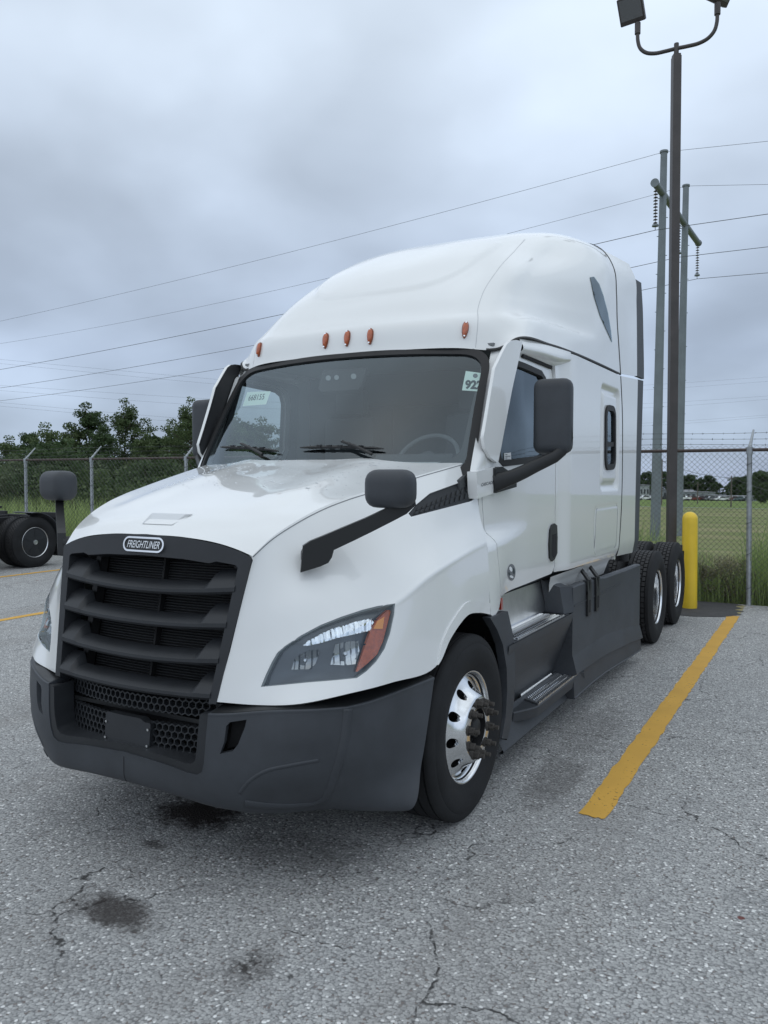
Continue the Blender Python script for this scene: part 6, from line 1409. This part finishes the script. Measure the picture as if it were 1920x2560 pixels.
def upole(px, top, bot, dep, label, rad=.14):
    a = gpt(px, dep); zt = CAM[2]+(1188-top)/FPX*dep; mb = MB(); mb.tube([(a[0],a[1],a[2]-.5),(a[0],a[1],zt)], [rad,rad*.7], 8); r0 = mb.build('utility_pole', 'wood_pole', None, 50); tag(r0, label, 'pole')
    d = RGT; mb = MB(); mb.bar(np.array((a[0],a[1],zt-.5))-d*.9, np.array((a[0],a[1],zt-.5))+d*.9, .09, .10); mb.build('cross_arm', 'wood_pole', r0); return np.array((a[0],a[1],zt-.4))
u1 = upole(1655,1148,0,170,'tall thin wooden utility pole standing across the field left of the lamp pole'); u2 = upole(1745,1205,0,190,'short wooden utility pole standing in front of the far warehouses'); u3 = upole(1829,1189,0,150,'wooden utility pole carrying a sagging cable across the field'); u4 = u3+(u3-u1)*1.2
for a, b_, lb in ((u1,u3,'sagging cable between the two wooden utility poles'),(u3,u4,'cable running right from the wooden utility pole')):
    mb = MB(); mb.tube([a+(b_-a)*t-np.array((0,0,2.2*4*t*(1-t)*.35)) for t in np.linspace(0,1,30)], .035, 5); tag(mb.build('utility_cable', 'wire_mat', None, 60), lb, 'cable')

# ================================================================== the other truck, seen from behind its cab
t2 = empty('semi_truck', (-12.55, .12, 0), 'black rear chassis of another semi truck with fifth wheel and dark wheel covers', 'truck')
def sub(mb, nm, m, sm=None, parent=None): return mb.build(nm, m, parent or t2, sm)
for s in (-1, 1): mb = MB(); mb.box((s*.43-.04,3.0,.76),(s*.43+.04,8.45,1.02),.006); sub(mb, 'frame_rail', 'frame_black')
for y in (6.536, 7.856):
    mb = MB(); mb.tube([(-1.0,y,.515),(1.0,y,.515)], .07, 12); sub(mb, 'drive_axle', 'frame_black', 50)
    for s in (-1, 1):
        wv = bpy.data.objects.new('rear_wheel', None); col.objects.link(wv); wv.parent = t2; wv.location = (s*1.19, y, .515); wv.rotation_euler = (0,0,0 if s > 0 else math.pi)
        for ch in dw.children:
            if ch.name.startswith('tyre'): cptree(ch, wv)
        mb = MB(); mb.lathe([(-.02,.290),(.006,.300),(.010,.306),(.004,.314),(-.01,.312)], n=64); sub(mb, 'rim_ring', 'dull_alloy', 60, wv)
        mb = MB(); mb.lathe([(-.02,.296),(-.006,.288),(.0,.24),(.004,.12),(.010,.05),(.012,.001)], n=64); cv = sub(mb, 'wheel_cover', 'grille_plastic', 40, wv)
        mb = MB(); mb.lathe([(.010,.052),(.026,.046),(.028,.030),(.018,.028),(.018,.001)], n=24); mb.build('cover_latch', 'dull_alloy', cv, 40)
        for q in range(5): a = 2*math.pi*q/5+.3; mb = MB(); mb.bar((.006,.09*math.cos(a),.09*math.sin(a)),(.004,.25*math.cos(a),.25*math.sin(a)),.016,.006,(1,0,0)); mb.build('cover_rib', 'grille_plastic', cv)
for s in (-1, 1):
    for y, a0, a1 in ((6.536,75,185),(7.856,-8,100)):
        V = []; n = 16
        for j in range(n+1):
            t = math.radians(a0+(a1-a0)*j/n)
            for x in (.62, 1.24): V.append((s*x, y+.62*math.cos(t), .515+.62*math.sin(t)))
        V += [(v[0], y+(v[1]-y)*.975, .515+(v[2]-.515)*.975) for v in V[:2*n+2]]
        k = 2*(n+1); F = [(2*j,2*j+1,2*j+3,2*j+2) for j in range(n)]+[(k+2*j,k+2*j+2,k+2*j+3,k+2*j+1) for j in range(n)]+[(2*j+1,k+2*j+1,k+2*j+3,2*j+3) for j in range(n)]
        mb = MB(); mb.add(V, F); sub(mb, 'fender', 'dark_plastic', 40)
    mb = MB(); mb.box((s*.92-.32,8.50,.18),(s*.92+.32,8.515,1.0)); sub(mb, 'mudflap', 'rubber')
    mb = MB(); mb.box((s*.92-.32,8.46,.98),(s*.92+.32,8.53,1.10),.01); sub(mb, 'mudflap_hanger', 'frame_black')
    mb = MB(); mb.box((s*1.20-.03,3.0,.22),(s*1.20+.03,5.75,1.02),.02); sub(mb, 'side_skirt', 'dark_plastic')
    mb = MB(); mb.box((s*.90-.30,8.56,.62),(s*.90+.30,8.60,.80)); sub(mb, 'tail_lamp_panel', 'frame_black')
mb = MB(); mb.prism([(-.46,6.65),(.46,6.65),(.48,7.1),(.30,7.75),(.12,7.78),(.06,7.3),(-.06,7.3),(-.12,7.78),(-.30,7.75),(-.48,7.1)], 'z', 1.20, 1.25); fwp = sub(mb, 'fifth_wheel', 'frame_black')
mb = MB(); mb.box((-.42,6.85,1.02),(.42,7.4,1.20)); sub(mb, 'fifth_wheel_mount', 'frame_black', None, fwp)
mb = MB(); mb.box((-.42,4.0,1.03),(.42,5.9,1.06)); sub(mb, 'deck_plate', 'frame_black')
mb = MB(); mb.box((-.44,8.40,.72),(.44,8.5,1.04),.01); sub(mb, 'crossmember', 'frame_black')
mb = MB(); mb.tube([(-.6,5.9,1.12),(-.2,5.9,1.18),(.5,6.0,1.10)], .035, 8); sub(mb, 'air_hose', 'rubber', 50)
